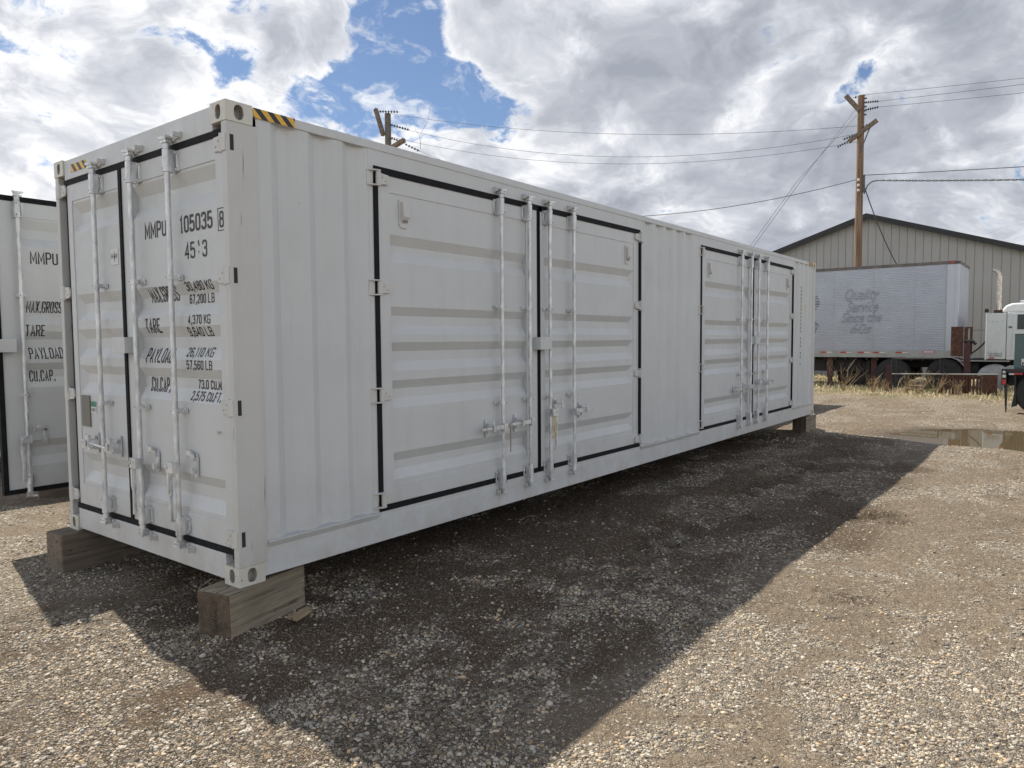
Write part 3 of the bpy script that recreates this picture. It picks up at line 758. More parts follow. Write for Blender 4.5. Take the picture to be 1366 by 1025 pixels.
def build_main():
    root = thing('shipping_container', 'long pale grey container with two pairs of side doors, filling the foreground', 'shipping container', (0, 0, G), 0)
    container_shell(root)
    bottom_rail(root, 0, 1, L, ((0.205, 1.108), (5.125, 6.800), (10.845, L-0.16)))
    bottom_rail(root, W, -1, L, ((0.205, L-0.16),))
    # side walls of corrugated steel around the side door openings
    for x0, x1 in ((0.205, 1.085), (5.150, 6.775), (10.870, L-0.158)):
        mb = MB(); corr(mb, x0, x1, 0.24, 2.835, 0.012, 0.034, lead=0.10 if x0 < 1 else 0.09)
        mb.build('side_wall', M['paint'], root)
    mb = MB(); corr(mb, 0.205, L-0.158, 0.24, 2.835, W-0.012, 0.034, sgn=-1); mb.build('side_wall', M['paint'], root)
    mb = MB(); corr(mb, 0.15, W-0.15, 0.12, 2.8, L-0.012, 0.034, axis='y', sgn=-1); mb.build('end_wall', M['paint'], root)
    for x0, x1 in ((1.085, 5.150), (6.775, 10.870)):
        MB().box(x0, x1, 0.010, 0.05, 2.722, 2.834).build('door_header', M['paint'], root)
        for a, b in ((x0, x0+0.052), (x1-0.052, x1)): MB().box(a, b, 0.010, 0.06, 0.214, 2.722).build('door_post', M['paint'], root)
        MB().box(x0+0.052, x1-0.052, 0.008, 0.05, 0.212, 0.246).build('door_sill', M['paint'], root)
    # side doors
    for k, dx in enumerate((0.0, 5.69)):
        zr = (0.150, 2.775, 1.770, 0.945)
        left = add_leaf(root, 'door', (1.166+dx, 0.012, 0), 0, 1.938, 0.290, 2.672, 0.115, 0.165, 0.415, 2.555, SIDE_CH, 0.0, 0.0,
                        [(1.354, 'L', 0.735), (1.756, 'L', 0.745)], -1, zr, hinges=[(-0.010, z) for z in (0.335, 1.095, 1.865, 2.635)], hs=1)
        right = add_leaf(root, 'door', (3.142+dx, 0.012, 0), 0, 1.942, 0.290, 2.672, 0.085, 0.115, 0.415, 2.555, SIDE_CH, 0.0, 0.055,
                         [(0.102, 'E', 0.80) if k == 0 else (0.102, 'R', 0.80), (0.515, 'R', 0.775)], -1, zr, hinges=[(1.952, z) for z in (0.335, 1.095, 1.865, 2.635)], hs=-1)
        MB().box(-0.034, 1.938, -0.008, 0.04, 2.672, 2.722).box(-0.034, 1.938, -0.008, 0.04, 0.246, 0.290).box(-0.040, 0.003, -0.010, 0.04, 0.290, 2.672).box(1.938, 1.958, -0.004, 0.04, 0.29, 2.672).build('gasket', M['rubber'], left)
        MB().box(-0.018, 1.974, -0.008, 0.04, 2.672, 2.722).box(-0.018, 1.974, -0.008, 0.04, 0.246, 0.290).box(1.941, 1.974, -0.022, 0.04, 0.290, 2.672).box(-0.018, 0, -0.012, 0.04, 0.29, 2.672).box(-0.03, 0.03, -0.008, 0.003, 2.668, 2.712).build('gasket', M['rubber'], right)
        lock_box(-0.100, 0.085, 1.395, 1.510).build('lock_box', M['paint'], right, bevel=0.003)
        for leafo, u in ((left, 0.255), (right, 1.675)):
            mb = MB(); zc = 2.42
            mb.prism([(u-0.045, zc+0.10), (u+0.045, zc+0.10), (u+0.045, zc-0.08), (u+0.03, zc-0.105), (u-0.03, zc-0.105), (u-0.045, zc-0.08)], -0.004, 0.006, 'y')
            mb.prism([(-0.004, zc+0.085), (-0.030, zc+0.080), (-0.036, zc-0.025), (-0.004, zc-0.07)], u-0.028, u+0.032, 'x')
            mb.build('vent', M['hinge'], leafo, bevel=0.002)
            MB().box(u-0.022, u+0.026, -0.020, -0.018, zc-0.062, zc-0.045).build('vent_grille', M['vent'], leafo)
        for x in (2.52, 2.922, 3.244, 3.657):
            for z in (2.765, 0.165):
                mb = MB(); mb.box(x+dx-0.045, x+dx+0.045, -0.006, 0.010, z-0.022, z+0.022)
                mb.box(x+dx-0.045, x+dx-0.033, -0.036, -0.006, z-0.018, z+0.018); mb.box(x+dx+0.033, x+dx+0.045, -0.036, -0.006, z-0.018, z+0.018)
                mb.build('cam_keeper', M['hinge'], root, bevel=0.002)
        if k == 0:
            MB().tube([(0.118, -0.075, 0.78), (0.110, -0.095, 0.70), (0.118, -0.09, 0.60), (0.10, -0.08, 0.55)], 0.006, 8).build('cable_seal', M['yellow'], right)
            MB().tube([(1.37, -0.085, 0.77), (1.405, -0.095, 0.72), (1.41, -0.09, 0.60), (1.415, -0.085, 0.51)], 0.005, 8).build('cable_seal', M['wood_chip'], left)
    # door end
    end_right(root, (0.020, 1.362, 0), R(-90))
    lw = 0.862
    left = add_leaf(root, 'door', (0.020, 2.262, 0), R(-90), lw, 0.225, 2.700, 0.075, 0.010, 0.385, 2.575, END_CH, 0.060, 0.0,
                    [(0.570, 'N', 0.7)], 1, END_RODS_Z)
    for z in (0.29, 1.09, 1.88, 2.665): end_hinge(-0.155, z, 1).build('hinge', M['hinge'], left, bevel=0.003)
    MB().box(-0.036, lw, -0.006, 0.045, 2.700, 2.746).box(-0.036, lw, -0.006, 0.045, 0.184, 0.225).box(-0.036, 0, 0.004, 0.045, 0.225, 2.700).build('gasket', M['rubber'], left)
    # its handles lie flat, held in catches
    mb = MB(); y = -0.075
    mb.tube([(0.25, y, 0.755), (0.47, y, 0.735), (0.80, y, 0.715)], 0.009, 10)
    mb.build('handle', M['galv'], left, smooth=True)
    for u in (0.37, 0.735):
        c = catch(u, 0.735); c.prism([(u-0.075, 0.70), (u-0.062, 0.735), (u-0.01, 0.755), (u+0.012, 0.80), (u+0.028, 0.80), (u+0.03, 0.715), (u+0.06, 0.71), (u+0.06, 0.695)], -0.09, -0.066, 'y')
        c.build('handle_catch', M['galv'], left)
    MB().box(0.105, 0.245, -0.004, 0.010, 0.845, 1.085).build('data_plate', M['vent'], left)
    st = MB().box(0.262, 0.348, 0.000, 0.0075, 0.955, 1.045).build('approval_sticker', M['white'], left)
    MB().box(0.264, 0.346, -0.0015, 0.001, 1.003, 1.043).build('green_band', M['green_st'], st)
    b = text_mesh('PASSED', 0.022, 0.066, 0.01)
    bmesh.ops.translate(b, verts=b.verts, vec=(0.272, -0.002, 0.968)); me = bpy.data.meshes.new('lettering'); b.to_mesh(me); me.materials.append(M['ink'])
    o = bpy.data.objects.new('lettering', me); col.objects.link(o); o.parent = st
    lg = MB().box(0.690, 0.800, 0.002, 0.0075, 2.045, 2.160).build('logo_sticker', M['white'], left)
    for s_, u0, wd in (('R', 0.700, 0.026), ('R', 0.764, 0.026)):
        b = block_text(s_, 0.034, wd); bmesh.ops.translate(b, verts=b.verts, vec=(u0, 0.0005, 2.088)); me = bpy.data.meshes.new('lettering'); b.to_mesh(me); me.materials.append(M['ink'])
        o = bpy.data.objects.new('lettering', me); col.objects.link(o); o.parent = lg
    MB().prism([(0.745, 2.140), (0.750, 2.110), (0.757, 2.103), (0.750, 2.096), (0.745, 2.066), (0.740, 2.096), (0.733, 2.103), (0.740, 2.110)], 0.0003, 0.002, 'y').build('compass_mark', M['ink'], lg)
    # keepers on header and sill of the door end
    for yy in (1.692, 1.127, 0.627):
        for z in (2.785, 0.150):
            mb = MB(); s = 1 if z > 1 else -1
            mb.box(-0.004, 0.012, yy-0.045, yy+0.045, z-0.02-0.012*s, z+0.02-0.012*s)
            mb.box(-0.040, 0.0, yy-0.105, yy-0.090, z-0.018, z+0.012); mb.box(-0.004, 0.012, yy-0.11, yy-0.05, z-0.022, z+0.016)
            mb.build('cam_keeper', M['hinge'], root, bevel=0.002)
    # slots in the corner post beside each hinge
    for z in (0.29, 1.09, 1.88, 2.655):
        MB().box(0.026, 0.050, 0.0015, 0.010, z-0.046, z+0.046).build('hinge_slot', M['dark'], root)
    # hazard stickers
    MB().box(0, 0.295, -0.0015, 0.002, -0.029, 0.029).build('hazard_sticker', M['hazard'], root, loc=(0.186, 0.003, H-0.035))
    MB().box(0, 0.260, -0.0015, 0.002, -0.030, 0.030).build('hazard_sticker', M['hazard'], root, loc=(0.011, 2.150, H-0.082), rotz=R(-90))
    MB().box(0, 0.295, -0.0015, 0.002, -0.029, 0.029).build('hazard_sticker', M['hazard'], root, loc=(L-0.475, 0.003, H-0.035))
    # small vertical markings near the far end
    mb = MB(); z = 2.42
    for k in range(22):
        if random.random() < 0.75: mb.box(11.30, 11.33, 0.0105, 0.0125, z-0.045, z-0.006)
        z -= 0.066
    mb.build('number_marking', M['ink'], root)
    mb = MB()
    for k in range(3): mb.box(11.560, 11.60, 0.009, 0.0125, 2.06-k*0.05, 2.092-k*0.05)
    mb.build('warning_sticker', M['yellow'], root)
    return root

main_c = build_main()

# neighbour: same kind of container, right-hand end door swung open towards the camera
nb = thing('shipping_container', 'pale grey container left behind the long one, its lettered door swung wide open', 'shipping container', (1.10, 3.24, G), 0)
container_shell(nb)
bottom_rail(nb, 0, 1, L, ((0.205, L-0.16),)); bottom_rail(nb, W, -1, L, ((0.205, L-0.16),))
for y, sg in ((0.012, 1), (W-0.012, -1)):
    mb = MB(); corr(mb, 0.205, L-0.158, 0.24, 2.835, y, 0.034, sgn=sg); mb.build('side_wall', M['paint'], nb)
mb = MB(); corr(mb, 0.15, W-0.15, 0.12, 2.8, L-0.012, 0.034, axis='y', sgn=-1); mb.build('end_wall', M['paint'], nb)
dr = end_right(nb, (-0.230-1.02+0.0, 0.035, 0), 0, 0.145, {'MMPU': -0.055, 'MAX.GROSS': -0.085, 'TARE': -0.070, 'PAYLOAD': -0.040, 'CU.CAP.': -0.040}, 0.085, 0.76); dr['label'] = 'lettered door swung wide open'
# closed left leaf
lf = leaf_mesh(0.862, 0.225, 2.7, 0.075, 0.01, 0.385, 2.575, END_CH, 0.06, 0).build('door', M['paint'], nb, loc=(0.02, 2.262, 0), rotz=R(-90))
rod_mesh(0.638, 0.15, 2.785, 1).build('lock_rod', M['galv'], lf, smooth=True)

def plain_container(label, loc, length, name='shipping_container'):
    r = thing(name, label, 'shipping container', loc, 0)
    container_shell(r, length)
    bottom_rail(r, 0, 1, length, ((0.205, length-0.16),)); bottom_rail(r, W, -1, length, ((0.205, length-0.16),))
    for y, sg in ((0.012, 1), (W-0.012, -1)):
        mb = MB(); corr(mb, 0.205, length-0.158, 0.24, 2.835, y, 0.034, sgn=sg); mb.build('side_wall', M['paint'], r)
    mb = MB(); corr(mb, 0.15, W-0.15, 0.12, 2.8, length-0.012, 0.034, axis='y', sgn=-1); mb.build('end_wall', M['paint'], r)
    for loc2, lw2, a, b in (((0.02, 1.362, 0), 1.292, 0.15, 0.055), ((0.02, 2.262, 0), 0.862, 0.075, 0.01)):
        lf2 = leaf_mesh(lw2, 0.225, 2.7, a, b, 0.385, 2.575, END_CH, 0, 0).build('door', M['paint'], r, loc=loc2, rotz=R(-90))
        for u in ((0.30, 0.80) if lw2 > 1 else (0.638,)): rod_mesh(u, 0.15, 2.785, 1).build('lock_rod', M['galv'], lf2, smooth=True)
        MB().box(0, lw2, 0.004, 0.045, 0.186, 0.225).box(0, lw2, 0.004, 0.045, 2.7, 2.742).build('gasket', M['rubber'], lf2)
    return r
plain_container('closed pale grey container glimpsed at the left picture edge, beyond the open door', (0.15, 7.30, G), L)
plain_container('short grey container hidden behind the far end of the long one', (12.35, 2.95, G), 5.9)

# ------------------------------------------------------------------ timber blocks
def block(label, x, y, ang, lx, ly, mats, group='timber blocks under the containers', z=G):
    mb = MB(); hx, hy = lx/2, ly/2
    # slightly worn rectangular baulk, end faces carry end grain
    v = []
    for sx in (-1, 1):
        for sy, sz in ((-1, 0), (1, 0), (1, 1), (-1, 1)):
            v.append(mb.V((sx*hx+random.uniform(-.004, .004), sy*hy+random.uniform(-.004, .004), (0.0 if sz == 0 else z)-(0.02 if sz == 0 else 0))))
    for q in ((0, 1, 5, 4), (1, 2, 6, 5), (2, 3, 7, 6), (3, 0, 4, 7)): mb.F([v[k] for k in q])
    mb.mi = 1; mb.F([v[k] for k in (0, 3, 2, 1)]); mb.F([v[k] for k in (4, 5, 6, 7)])
    o = mb.build('timber_block', mats, None, bevel=0.012, loc=(x, y, 0), rotz=ang)
    return tag(o, label, 'timber block', group)
wm = [M['wood'], M['wood_end']]; wd_ = [M['wood_dark'], M['wood_dark']]
# near corner: front-left foot of the end face at (-0.104,-0.058), long side runs towards (0.529,0.081)
a0 = math.atan2(0.150, 0.633)
ux, uy = math.cos(a0), math.sin(a0); LX, LY = 0.655, 0.262
block('weathered squared timber under the nearest corner of the long container, cracked with dark end grain', -0.104+ux*LX/2-uy*LY/2, -0.062+uy*LX/2+ux*LY/2, a0, LX, LY, wm)
block('dark squared timber under the left corner of the door end', -0.138+0.45-0.02, 2.205+0.14+0.03, R(4), 0.90, 0.255, [M['wood_dark'], M['wood_dark']])
block('short squared timber under the far right corner of the long container', 12.08, 0.135, R(1), 0.70, 0.255, [M['wood'], M['wood_end']])
block('timber under the far hidden corner of the long container', 12.0, 2.30, R(-2), 0.7, 0.26, wd_)
block('timber under the near corner of the container with the open door', 1.30, 3.36, R(0), 0.6, 0.26, wd_)
block('timber peeping below the open door at the left, behind the dark gasket', 1.12, 5.58, R(0), 0.6, 0.26, wd_)
for x, y in ((0.3, 7.4), (0.3, 9.6), (13.0, 3.4), (13.0, 5.5), (12.0, 7.4), (12.55, 3.06), (12.55, 5.2), (17.9, 3.08), (17.9, 5.2)):
    o = block('dark timber carrying a container of the back row, out of sight', x, y, 0, 0.6, 0.26, wd_)
# broken wood offcut
mb = MB(); mb.prism([(-0.10, -0.028), (0.085, -0.034), (0.10, 0.022), (0.03, 0.030), (-0.085, 0.030), (-0.105, 0.0)], 0, 0.016, 'z')
o = mb.build('wood_offcut', M['wood_chip'], None, bevel=0.003, loc=(0.375, -0.085, 0.034), rotz=R(24)); o.rotation_euler.x = R(12)
tag(o, 'small pale broken board lying on gravel beside the nearest timber block', 'wood offcut')

# ------------------------------------------------------------------ numpy noise for the ground
def lattice(seed):
    rs = np.random.RandomState(seed); return rs.rand(256, 256)
_lat = {}
def vnoise(x, y, seed):
    g = _lat.setdefault(seed, lattice(seed))
    xi = np.floor(x).astype(int); yi = np.floor(y).astype(int); fx = x-xi; fy = y-yi
    fx = fx*fx*(3-2*fx); fy = fy*fy*(3-2*fy)
    a = g[xi % 256, yi % 256]; b = g[(xi+1) % 256, yi % 256]; c = g[xi % 256, (yi+1) % 256]; d = g[(xi+1) % 256, (yi+1) % 256]
    return a*(1-fx)*(1-fy)+b*fx*(1-fy)+c*(1-fx)*fy+d*fx*fy
def fbm(x, y, seed, oct=4):
    s = 0; a = 1; n = 0
    for k in range(oct): s = s+a*vnoise(x*2**k+17.3*k, y*2**k+9.1*k, seed+k); n += a; a *= 0.5
    return s/n
def sstep(v, a, b):
    t_ = np.clip((v-a)/(b-a), 0, 1); return t_*t_*(3-2*t_)
BLOBS = ((1.21, -2.48, 0.35, 0.3, 0.22), (1.89, -2.57, 0.4, 0.3, 0.2), (0.49, -2.49, 0.3, 0.22, 0.18), (1.75, -3.6, 0.35, 0.3, 0.22), (2.57, -3.49, 0.4, 0.25, 0.16), (1.73, -3.02, 0.35, 0.3, -0.3), (3.36, -3.0, 0.7, 0.4, -0.22), (3.33, -2.39, 0.5, 0.3, -0.18), (6.59, -0.76, 1.6, 0.5, -0.18), (3.91, -0.35, 0.9, 0.35, -0.14), (3.08, -1.39, 0.5, 0.3, 0.14), (2.51, -2.11, 0.4, 0.25, 0.16), (7.66, -3.06, 1.0, 0.35, 0.26), (0.47, -1.49, 0.5, 0.3, -0.12), (-0.05, -1.56, 0.4, 0.25, 0.1), (-1.11, -0.14, 0.4, 0.5, -0.1), (5.35, -2.85, 1.0, 0.3, -0.14))
def gravel_amt(x, y):
    wx = x+(fbm(x*1.3, y*1.3, 21, 3)-0.5)*1.1; wy = y+(fbm(x*1.3+7, y*1.3, 24, 3)-0.5)*1.1
    n = fbm(wx*0.55+3.1, wy*0.75+1.2, 11, 5)
    ra = (0.61*wx-0.79*wy)*0.8; rb = (0.79*wx+0.61*wy)*2.6
    g = (n-0.50)*0.40+(fbm(ra, rb, 27, 5)-0.5)*0.55+(fbm(wx*1.1, wy*2.0, 17, 5)-0.5)*0.75+(fbm(x*3.2, y*5.2, 14, 4)-0.5)*0.45
    x, y = wx, wy
    def blob(cx_, cy_, rx, ry, a):
        return a*np.exp(-((x-cx_)/rx)**2-((y-cy_)/ry)**2)
    g = g+blob(-1.6, 0.5, 1.3, 4.5, 0.13)
    for bx_, by_, r1_, r2_, am in BLOBS: g = g+blob(bx_, by_, r1_, r2_, am)
    return sstep(g, -0.13, 0.17)
def painted_shade_amt(x, y):
    """painted shade: muddy soil and gravel coloured darker in a broad patch along the doors"""
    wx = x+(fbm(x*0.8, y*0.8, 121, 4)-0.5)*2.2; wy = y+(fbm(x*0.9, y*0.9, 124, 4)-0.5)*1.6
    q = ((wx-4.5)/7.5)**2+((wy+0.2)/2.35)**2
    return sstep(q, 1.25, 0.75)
def puddle_amt(x, y):
    n = fbm(x*0.9, y*0.9, 31, 4)-0.5
    q = ((x-13.0)/1.75)**2+((y+4.7)/3.55)**2
    return 1-q+n*0.9
TREN = ((5.60, -2.45, 0.26, 0.075, 0.085), (5.40, -2.66, 0.14, 0.06, 0.06), (2.76, -2.80, 0.15, 0.045, 0.055), (2.60, -2.74, 0.06, 0.03, 0.02), (2.85, -2.62, 0.10, 0.028, 0.025), (4.7, -1.44, 0.3, 0.05, 0.03), (3.4, -1.2, 0.25, 0.04, 0.03), (2.4, -1.55, 0.35, 0.04, 0.026), (6.3, -1.9, 0.3, 0.05, 0.03))
def height(x, y):
    far = sstep(np.hypot(x-4, y+2), 20, 60)
    h = (fbm(x*0.35, y*0.35, 51, 3)-0.5)*0.050
    h = h+(fbm(x*2.2, y*2.2, 61, 4)-0.5)*0.036
    bare = 1-gravel_amt(x, y)
    rg = np.abs(fbm(x*2.4+0.8*np.sin(y*2), y*5.5, 44, 3)-0.5)*2
    h = h+bare*sstep(x, 1.0, 2.0)*(-0.022)*sstep(rg, 0.10, 0.0)*sstep(fbm(x*0.9, y*0.9, 47, 2), 0.50, 0.62)
    # tyre tread prints in the mud, running roughly along the doors
    rut = sstep(np.abs(y+0.95+0.10*np.sin(x*0.7)), 0.34, 0.22)*sstep(x, 1.6, 2.6)*sstep(x, 9.5, 8)
    h = h+rut*(-0.018+0.017*np.sin(x*14+3.0*np.abs(y+0.95)*6+fbm(x*1.5, y*1.5, 5, 2)*5))
    rut2 = sstep(np.abs(y+3.55+0.12*np.sin(x*0.5+1)), 0.30, 0.16)*sstep(x, 1.8, 3.0)*sstep(x, 12, 9)
    h = h+rut2*(-0.012+0.010*np.sin(x*13+4*fbm(x, y, 9, 2)*4))
    for cx_, cy_, wx_, wy_, d_ in TREN:
        a_ = (x-cx_)*0.61-(y-cy_)*0.79; b_ = (x-cx_)*0.79+(y-cy_)*0.61+0.03*np.sin(a_*21)
        h = h-d_*np.exp(-(a_/wx_)**2-(b_/wy_)**2)+d_*0.7*np.exp(-(a_/wx_)**2-((b_-0.07)/wy_)**2)
    for bx_, by_, ba_, hx_, hy_ in ((-0.104+ux*LX/2-uy*LY/2, -0.062+uy*LX/2+ux*LY/2, a0, LX/2, LY/2), (0.292, 2.375, R(4), 0.45, 0.128), (12.08, 0.135, 0.0, 0.35, 0.128)):
        a_ = (x-bx_)*math.cos(ba_)+(y-by_)*math.sin(ba_); b_ = -(x-bx_)*math.sin(ba_)+(y-by_)*math.cos(ba_)
        dd = np.hypot(np.maximum(np.abs(a_)-hx_, 0), np.maximum(np.abs(b_)-hy_, 0))
        h = h+0.024*np.exp(-(dd/0.085)**2)*(0.5+1.0*fbm(x*6, y*6, 151, 2))
    # quiet under the blocks
    pd = sstep(puddle_amt(x, y), -0.35, 0.5)
    h = h-0.075*pd
    h = h+0.10*sstep(x, 17.5, 22.5)+0.03*sstep(x, 21, 23)*(fbm(x*1.2, y*1.2, 71, 3)-0.5)
    h = h-0.010
    return h*(1-far*0.8)

def axis(fine0, fine1, step, lim):
    a = list(np.arange(fine0, fine1+1e-6, step)); s = step; x = a[-1]
    while x < lim: s *= 1.13; x += s; a.append(x)
    s = step; x = fine0; b = []
    while x > -lim: s *= 1.13; x -= s; b.append(x)
    return np.array(b[::-1]+a)
gx = axis(-2.6, 14.5, 0.042, 1500); gy = axis(-6.2, 4.0, 0.042, 1500)
X, Y = np.meshgrid(gx, gy, indexing='ij'); Z = height(X, Y)
nx, ny = X.shape
co = np.stack([X, Y, Z], -1).reshape(-1, 3)
idx = np.arange(nx*ny).reshape(nx, ny)
quads = np.stack([idx[:-1, :-1], idx[1:, :-1], idx[1:, 1:], idx[:-1, 1:]], -1).reshape(-1, 4)
me = bpy.data.meshes.new('ground')
me.vertices.add(len(co)); me.vertices.foreach_set('co', co.ravel())
me.loops.add(quads.size); me.loops.foreach_set('vertex_index', quads.ravel())
me.polygons.add(len(quads)); me.polygons.foreach_set('loop_start', np.arange(0, quads.size, 4)); me.polygons.foreach_set('loop_total', np.full(len(quads), 4))
me.update(); me.validate()
at = me.attributes.new('gravel', 'FLOAT', 'POINT'); at.data.foreach_set('value', gravel_amt(X, Y).ravel().astype(np.float32))
straw = sstep(X+0.8*(fbm(X*0.8, Y*0.8, 81, 3)-0.5)*3, 19.5, 22.5)
at = me.attributes.new('painted_shade', 'FLOAT', 'POINT'); at.data.foreach_set('value', painted_shade_amt(X, Y).ravel().astype(np.float32))
def band(X, Y, c, w_): return sstep(np.abs(Y-c), w_, w_*0.55)
rutv = np.maximum.reduce([band(X, Y, -0.95-0.10*np.sin(X*0.7), 0.30)*sstep(X, 1.9, 3.0)*sstep(X, 10, 8), band(X, Y, -1.75-0.08*np.sin(X*0.6+1), 0.16)*sstep(X, 3.4, 4.4)*sstep(X, 9, 7), band(X, Y, -3.55-0.12*np.sin(X*0.5+1), 0.26)*sstep(X, 2.4, 3.4)*sstep(X, 12, 9)])*(0.35+0.65*(fbm(X*1.3, Y*1.3, 131, 3) > 0.47))
at = me.attributes.new('rut', 'FLOAT', 'POINT'); at.data.foreach_set('value', rutv.ravel().astype(np.float32))
at = me.attributes.new('straw', 'FLOAT', 'POINT'); at.data.foreach_set('value', straw.ravel().astype(np.float32))
at = me.attributes.new('wet', 'FLOAT', 'POINT'); at.data.foreach_set('value', sstep(puddle_amt(X, Y), -0.30, 0.15).ravel().astype(np.float32))
me.polygons.foreach_set('use_smooth', [True]*len(me.polygons))
ground = bpy.data.objects.new('ground', me); col.objects.link(ground); tag(ground, 'gravel and earth yard', None, None, 'structure')

def ground_mat():
    mm, tt = newmat('gravel_yard'); p = geo(tt)
    def attr(n): a = tt.node('ShaderNodeAttribute'); a.attribute_name = n; return a.outputs['Fac']
    gr, st, wet, painted_shade, rut = attr('gravel'), attr('straw'), attr('wet'), attr('painted_shade'), attr('rut')
    big = tt.noise(p, 0.7, 6, 0.6); med = tt.noise(p, 6, 6, 0.65); fine = tt.noise(p, 70, 5, 0.7)
    dirt = tt.mix(tt.rng(med, 0.3, 0.72), (0.172, 0.135, 0.095), (0.290, 0.230, 0.164))
    dirt = tt.mix(tt.rng(big, 0.35, 0.65, 0, 0.45), dirt, (0.338, 0.273, 0.195))
    dirt = tt.mix(tt.rng(fine, 0.35, 0.75, 0, 0.6), dirt, (0.119, 0.091, 0.065))
    dirt = tt.mix(tt.math('MULTIPLY', painted_shade, tt.rng(big, 0.3, 0.6, 0.75, 1.0)), dirt, tt.mix(1.0, dirt, (0.44, 0.37, 0.315), 'MULTIPLY'))  # container's shade deepened by a darker brown put into the muddy soil
    # stones drawn as cells at two sizes
    def stones(scale, seedv):
        v = tt.vor(tt.vmath('ADD', p, seedv), scale)
        r = tt.node('ShaderNodeSeparateColor'); tt.l.new(v.outputs['Color'], r.inputs[0])
        c = tt.ramp(r.outputs[0], [(0.0, (0.101, 0.088, 0.073)), (0.25, (0.212, 0.188, 0.155)), (0.5, (0.372, 0.325, 0.257)), (0.7, (0.304, 0.225, 0.143)), (0.85, (0.524, 0.474, 0.389)), (1.0, (0.710, 0.649, 0.547))])
        e = tt.vor(tt.vmath('ADD', p, seedv), scale, 'DISTANCE_TO_EDGE').outputs['Distance']
        return c, e, v.outputs['Distance'], r.outputs[1]
    c1, e1, d1, k1 = stones(62, (0, 0, 0)); c2, e2, d2, k2 = stones(135, (3.3, 1.1, 0.2)); c3, e3, d3, k3 = stones(30, (1.3, 5.1, 0.7))
    gcol = tt.mix(tt.rng(e1, 0.02, 0.10, 1, 0), c1, tt.mix(painted_shade, (0.150, 0.122, 0.090), (0.040, 0.031, 0.024)))
    gcol = tt.mix(tt.math('MULTIPLY', painted_shade, 0.55), gcol, tt.mix(1.0, gcol, (0.54, 0.485, 0.43), 'MULTIPLY'))  # the same painted shade carried over the gravel colour
    m3 = tt.math('MULTIPLY', tt.math('GREATER_THAN', k3, 0.72), tt.rng(e3, 0.06, 0.12))
    gcol = tt.mix(m3, gcol, c3)
    gm = tt.rng(tt.math('ADD', gr, tt.math('MULTIPLY', tt.math('SUBTRACT', med, 0.5), 0.9)), 0.25, 0.6)
    # scattered chips also lie in the bare earth
    chip = tt.math('MULTIPLY', tt.math('GREATER_THAN', k2, 0.70), tt.rng(e2, 0.05, 0.14))
    dirt = tt.mix(tt.math('MULTIPLY', chip, 0.75), dirt, c2)
    chip1 = tt.math('MULTIPLY', tt.math('GREATER_THAN', k1, 0.84), tt.rng(e1, 0.06, 0.14))
    dirt = tt.mix(tt.math('MULTIPLY', chip1, 0.85), dirt, c1)
    base = tt.mix(tt.math('MULTIPLY', gm, 0.9), dirt, gcol)
    strawc = tt.mix(tt.rng(tt.noise(p, 9, 6, 0.75), 0.35, 0.65), (0.25, 0.20, 0.12), (0.42, 0.35, 0.215))
    strawc = tt.mix(tt.rng(tt.noise(p, 0.9, 4, 0.6), 0.52, 0.66, 0, 0.6), strawc, (0.12, 0.14, 0.05))
    base = tt.mix(st, base, strawc)
    base = tt.mix(tt.math('MULTIPLY', wet, 0.65), base, (0.060, 0.046, 0.030))
    tt.put(tt.b.inputs['Base Color'], base)
    tt.put(tt.b.inputs['Roughness'], tt.rng(wet, 0, 1, 0.92, 0.45)); tt.b.inputs['Specular IOR Level'].default_value = 0.25
    h1 = tt.math('MULTIPLY', tt.rng(e1, 0.0, 0.30), gm); hc = tt.math('MULTIPLY', chip, 0.5)
    hh = tt.math('ADD', tt.math('ADD', h1, hc), tt.math('ADD', tt.math('MULTIPLY', m3, 1.2), tt.math('MULTIPLY', fine, 0.5)))
    sp = tt.node('ShaderNodeSeparateXYZ'); tt.l.new(p, sp.inputs[0])
    ph = tt.math('ADD', tt.math('MULTIPLY', sp.outputs[0], 46), tt.math('ADD', tt.math('MULTIPLY', tt.math('ABSOLUTE', tt.math('SINE', tt.math('MULTIPLY', sp.outputs[1], 10))), 5), tt.math('MULTIPLY', med, 5)))
    tread = tt.math('MULTIPLY', tt.math('MULTIPLY', tt.rng(tt.math('SINE', ph), -0.3, 0.5), rut), tt.rng(gr, 0.7, 0.3))
    clod = tt.rng(tt.noise(p, 17, 5, 0.7), 0.40, 0.70)
    soft = tt.math('ADD', tt.math('MULTIPLY', tread, 0.9), tt.math('MULTIPLY', clod, tt.rng(gr, 0.8, 0.2, 0.15, 1.0)))
    tt.put(tt.b.inputs['Normal'], tt.bump(hh, 0.9, 0.010, tt.bump(soft, 0.9, 0.030)))
    return mm
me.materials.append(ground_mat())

# puddle
def water_mat():
    mm, tt = newmat('muddy_water'); p = geo(tt)
    tt.put(tt.b.inputs['Base Color'], tt.mix(tt.noise(p, 0.8, 4, 0.6), (0.085, 0.062, 0.032), (0.125, 0.098, 0.058)))
    tt.b.inputs['Roughness'].default_value = 0.03; tt.b.inputs['IOR'].default_value = 1.33; tt.b.inputs['Specular IOR Level'].default_value = 0.5
    tt.put(tt.b.inputs['Normal'], tt.bump(tt.noise(tt.mapping(p, (5, 9, 1)), 1.0, 3, 0.5), 0.010, 0.01))
    return mm
mb = MB(); mb.F([mb.V(q) for q in ((9.5, -10, -0.046), (16.5, -10, -0.046), (16.5, -0.3, -0.046), (9.5, -0.3, -0.046))])
tag(mb.build('puddle', water_mat()), 'shallow muddy puddle', None, None, 'structure')

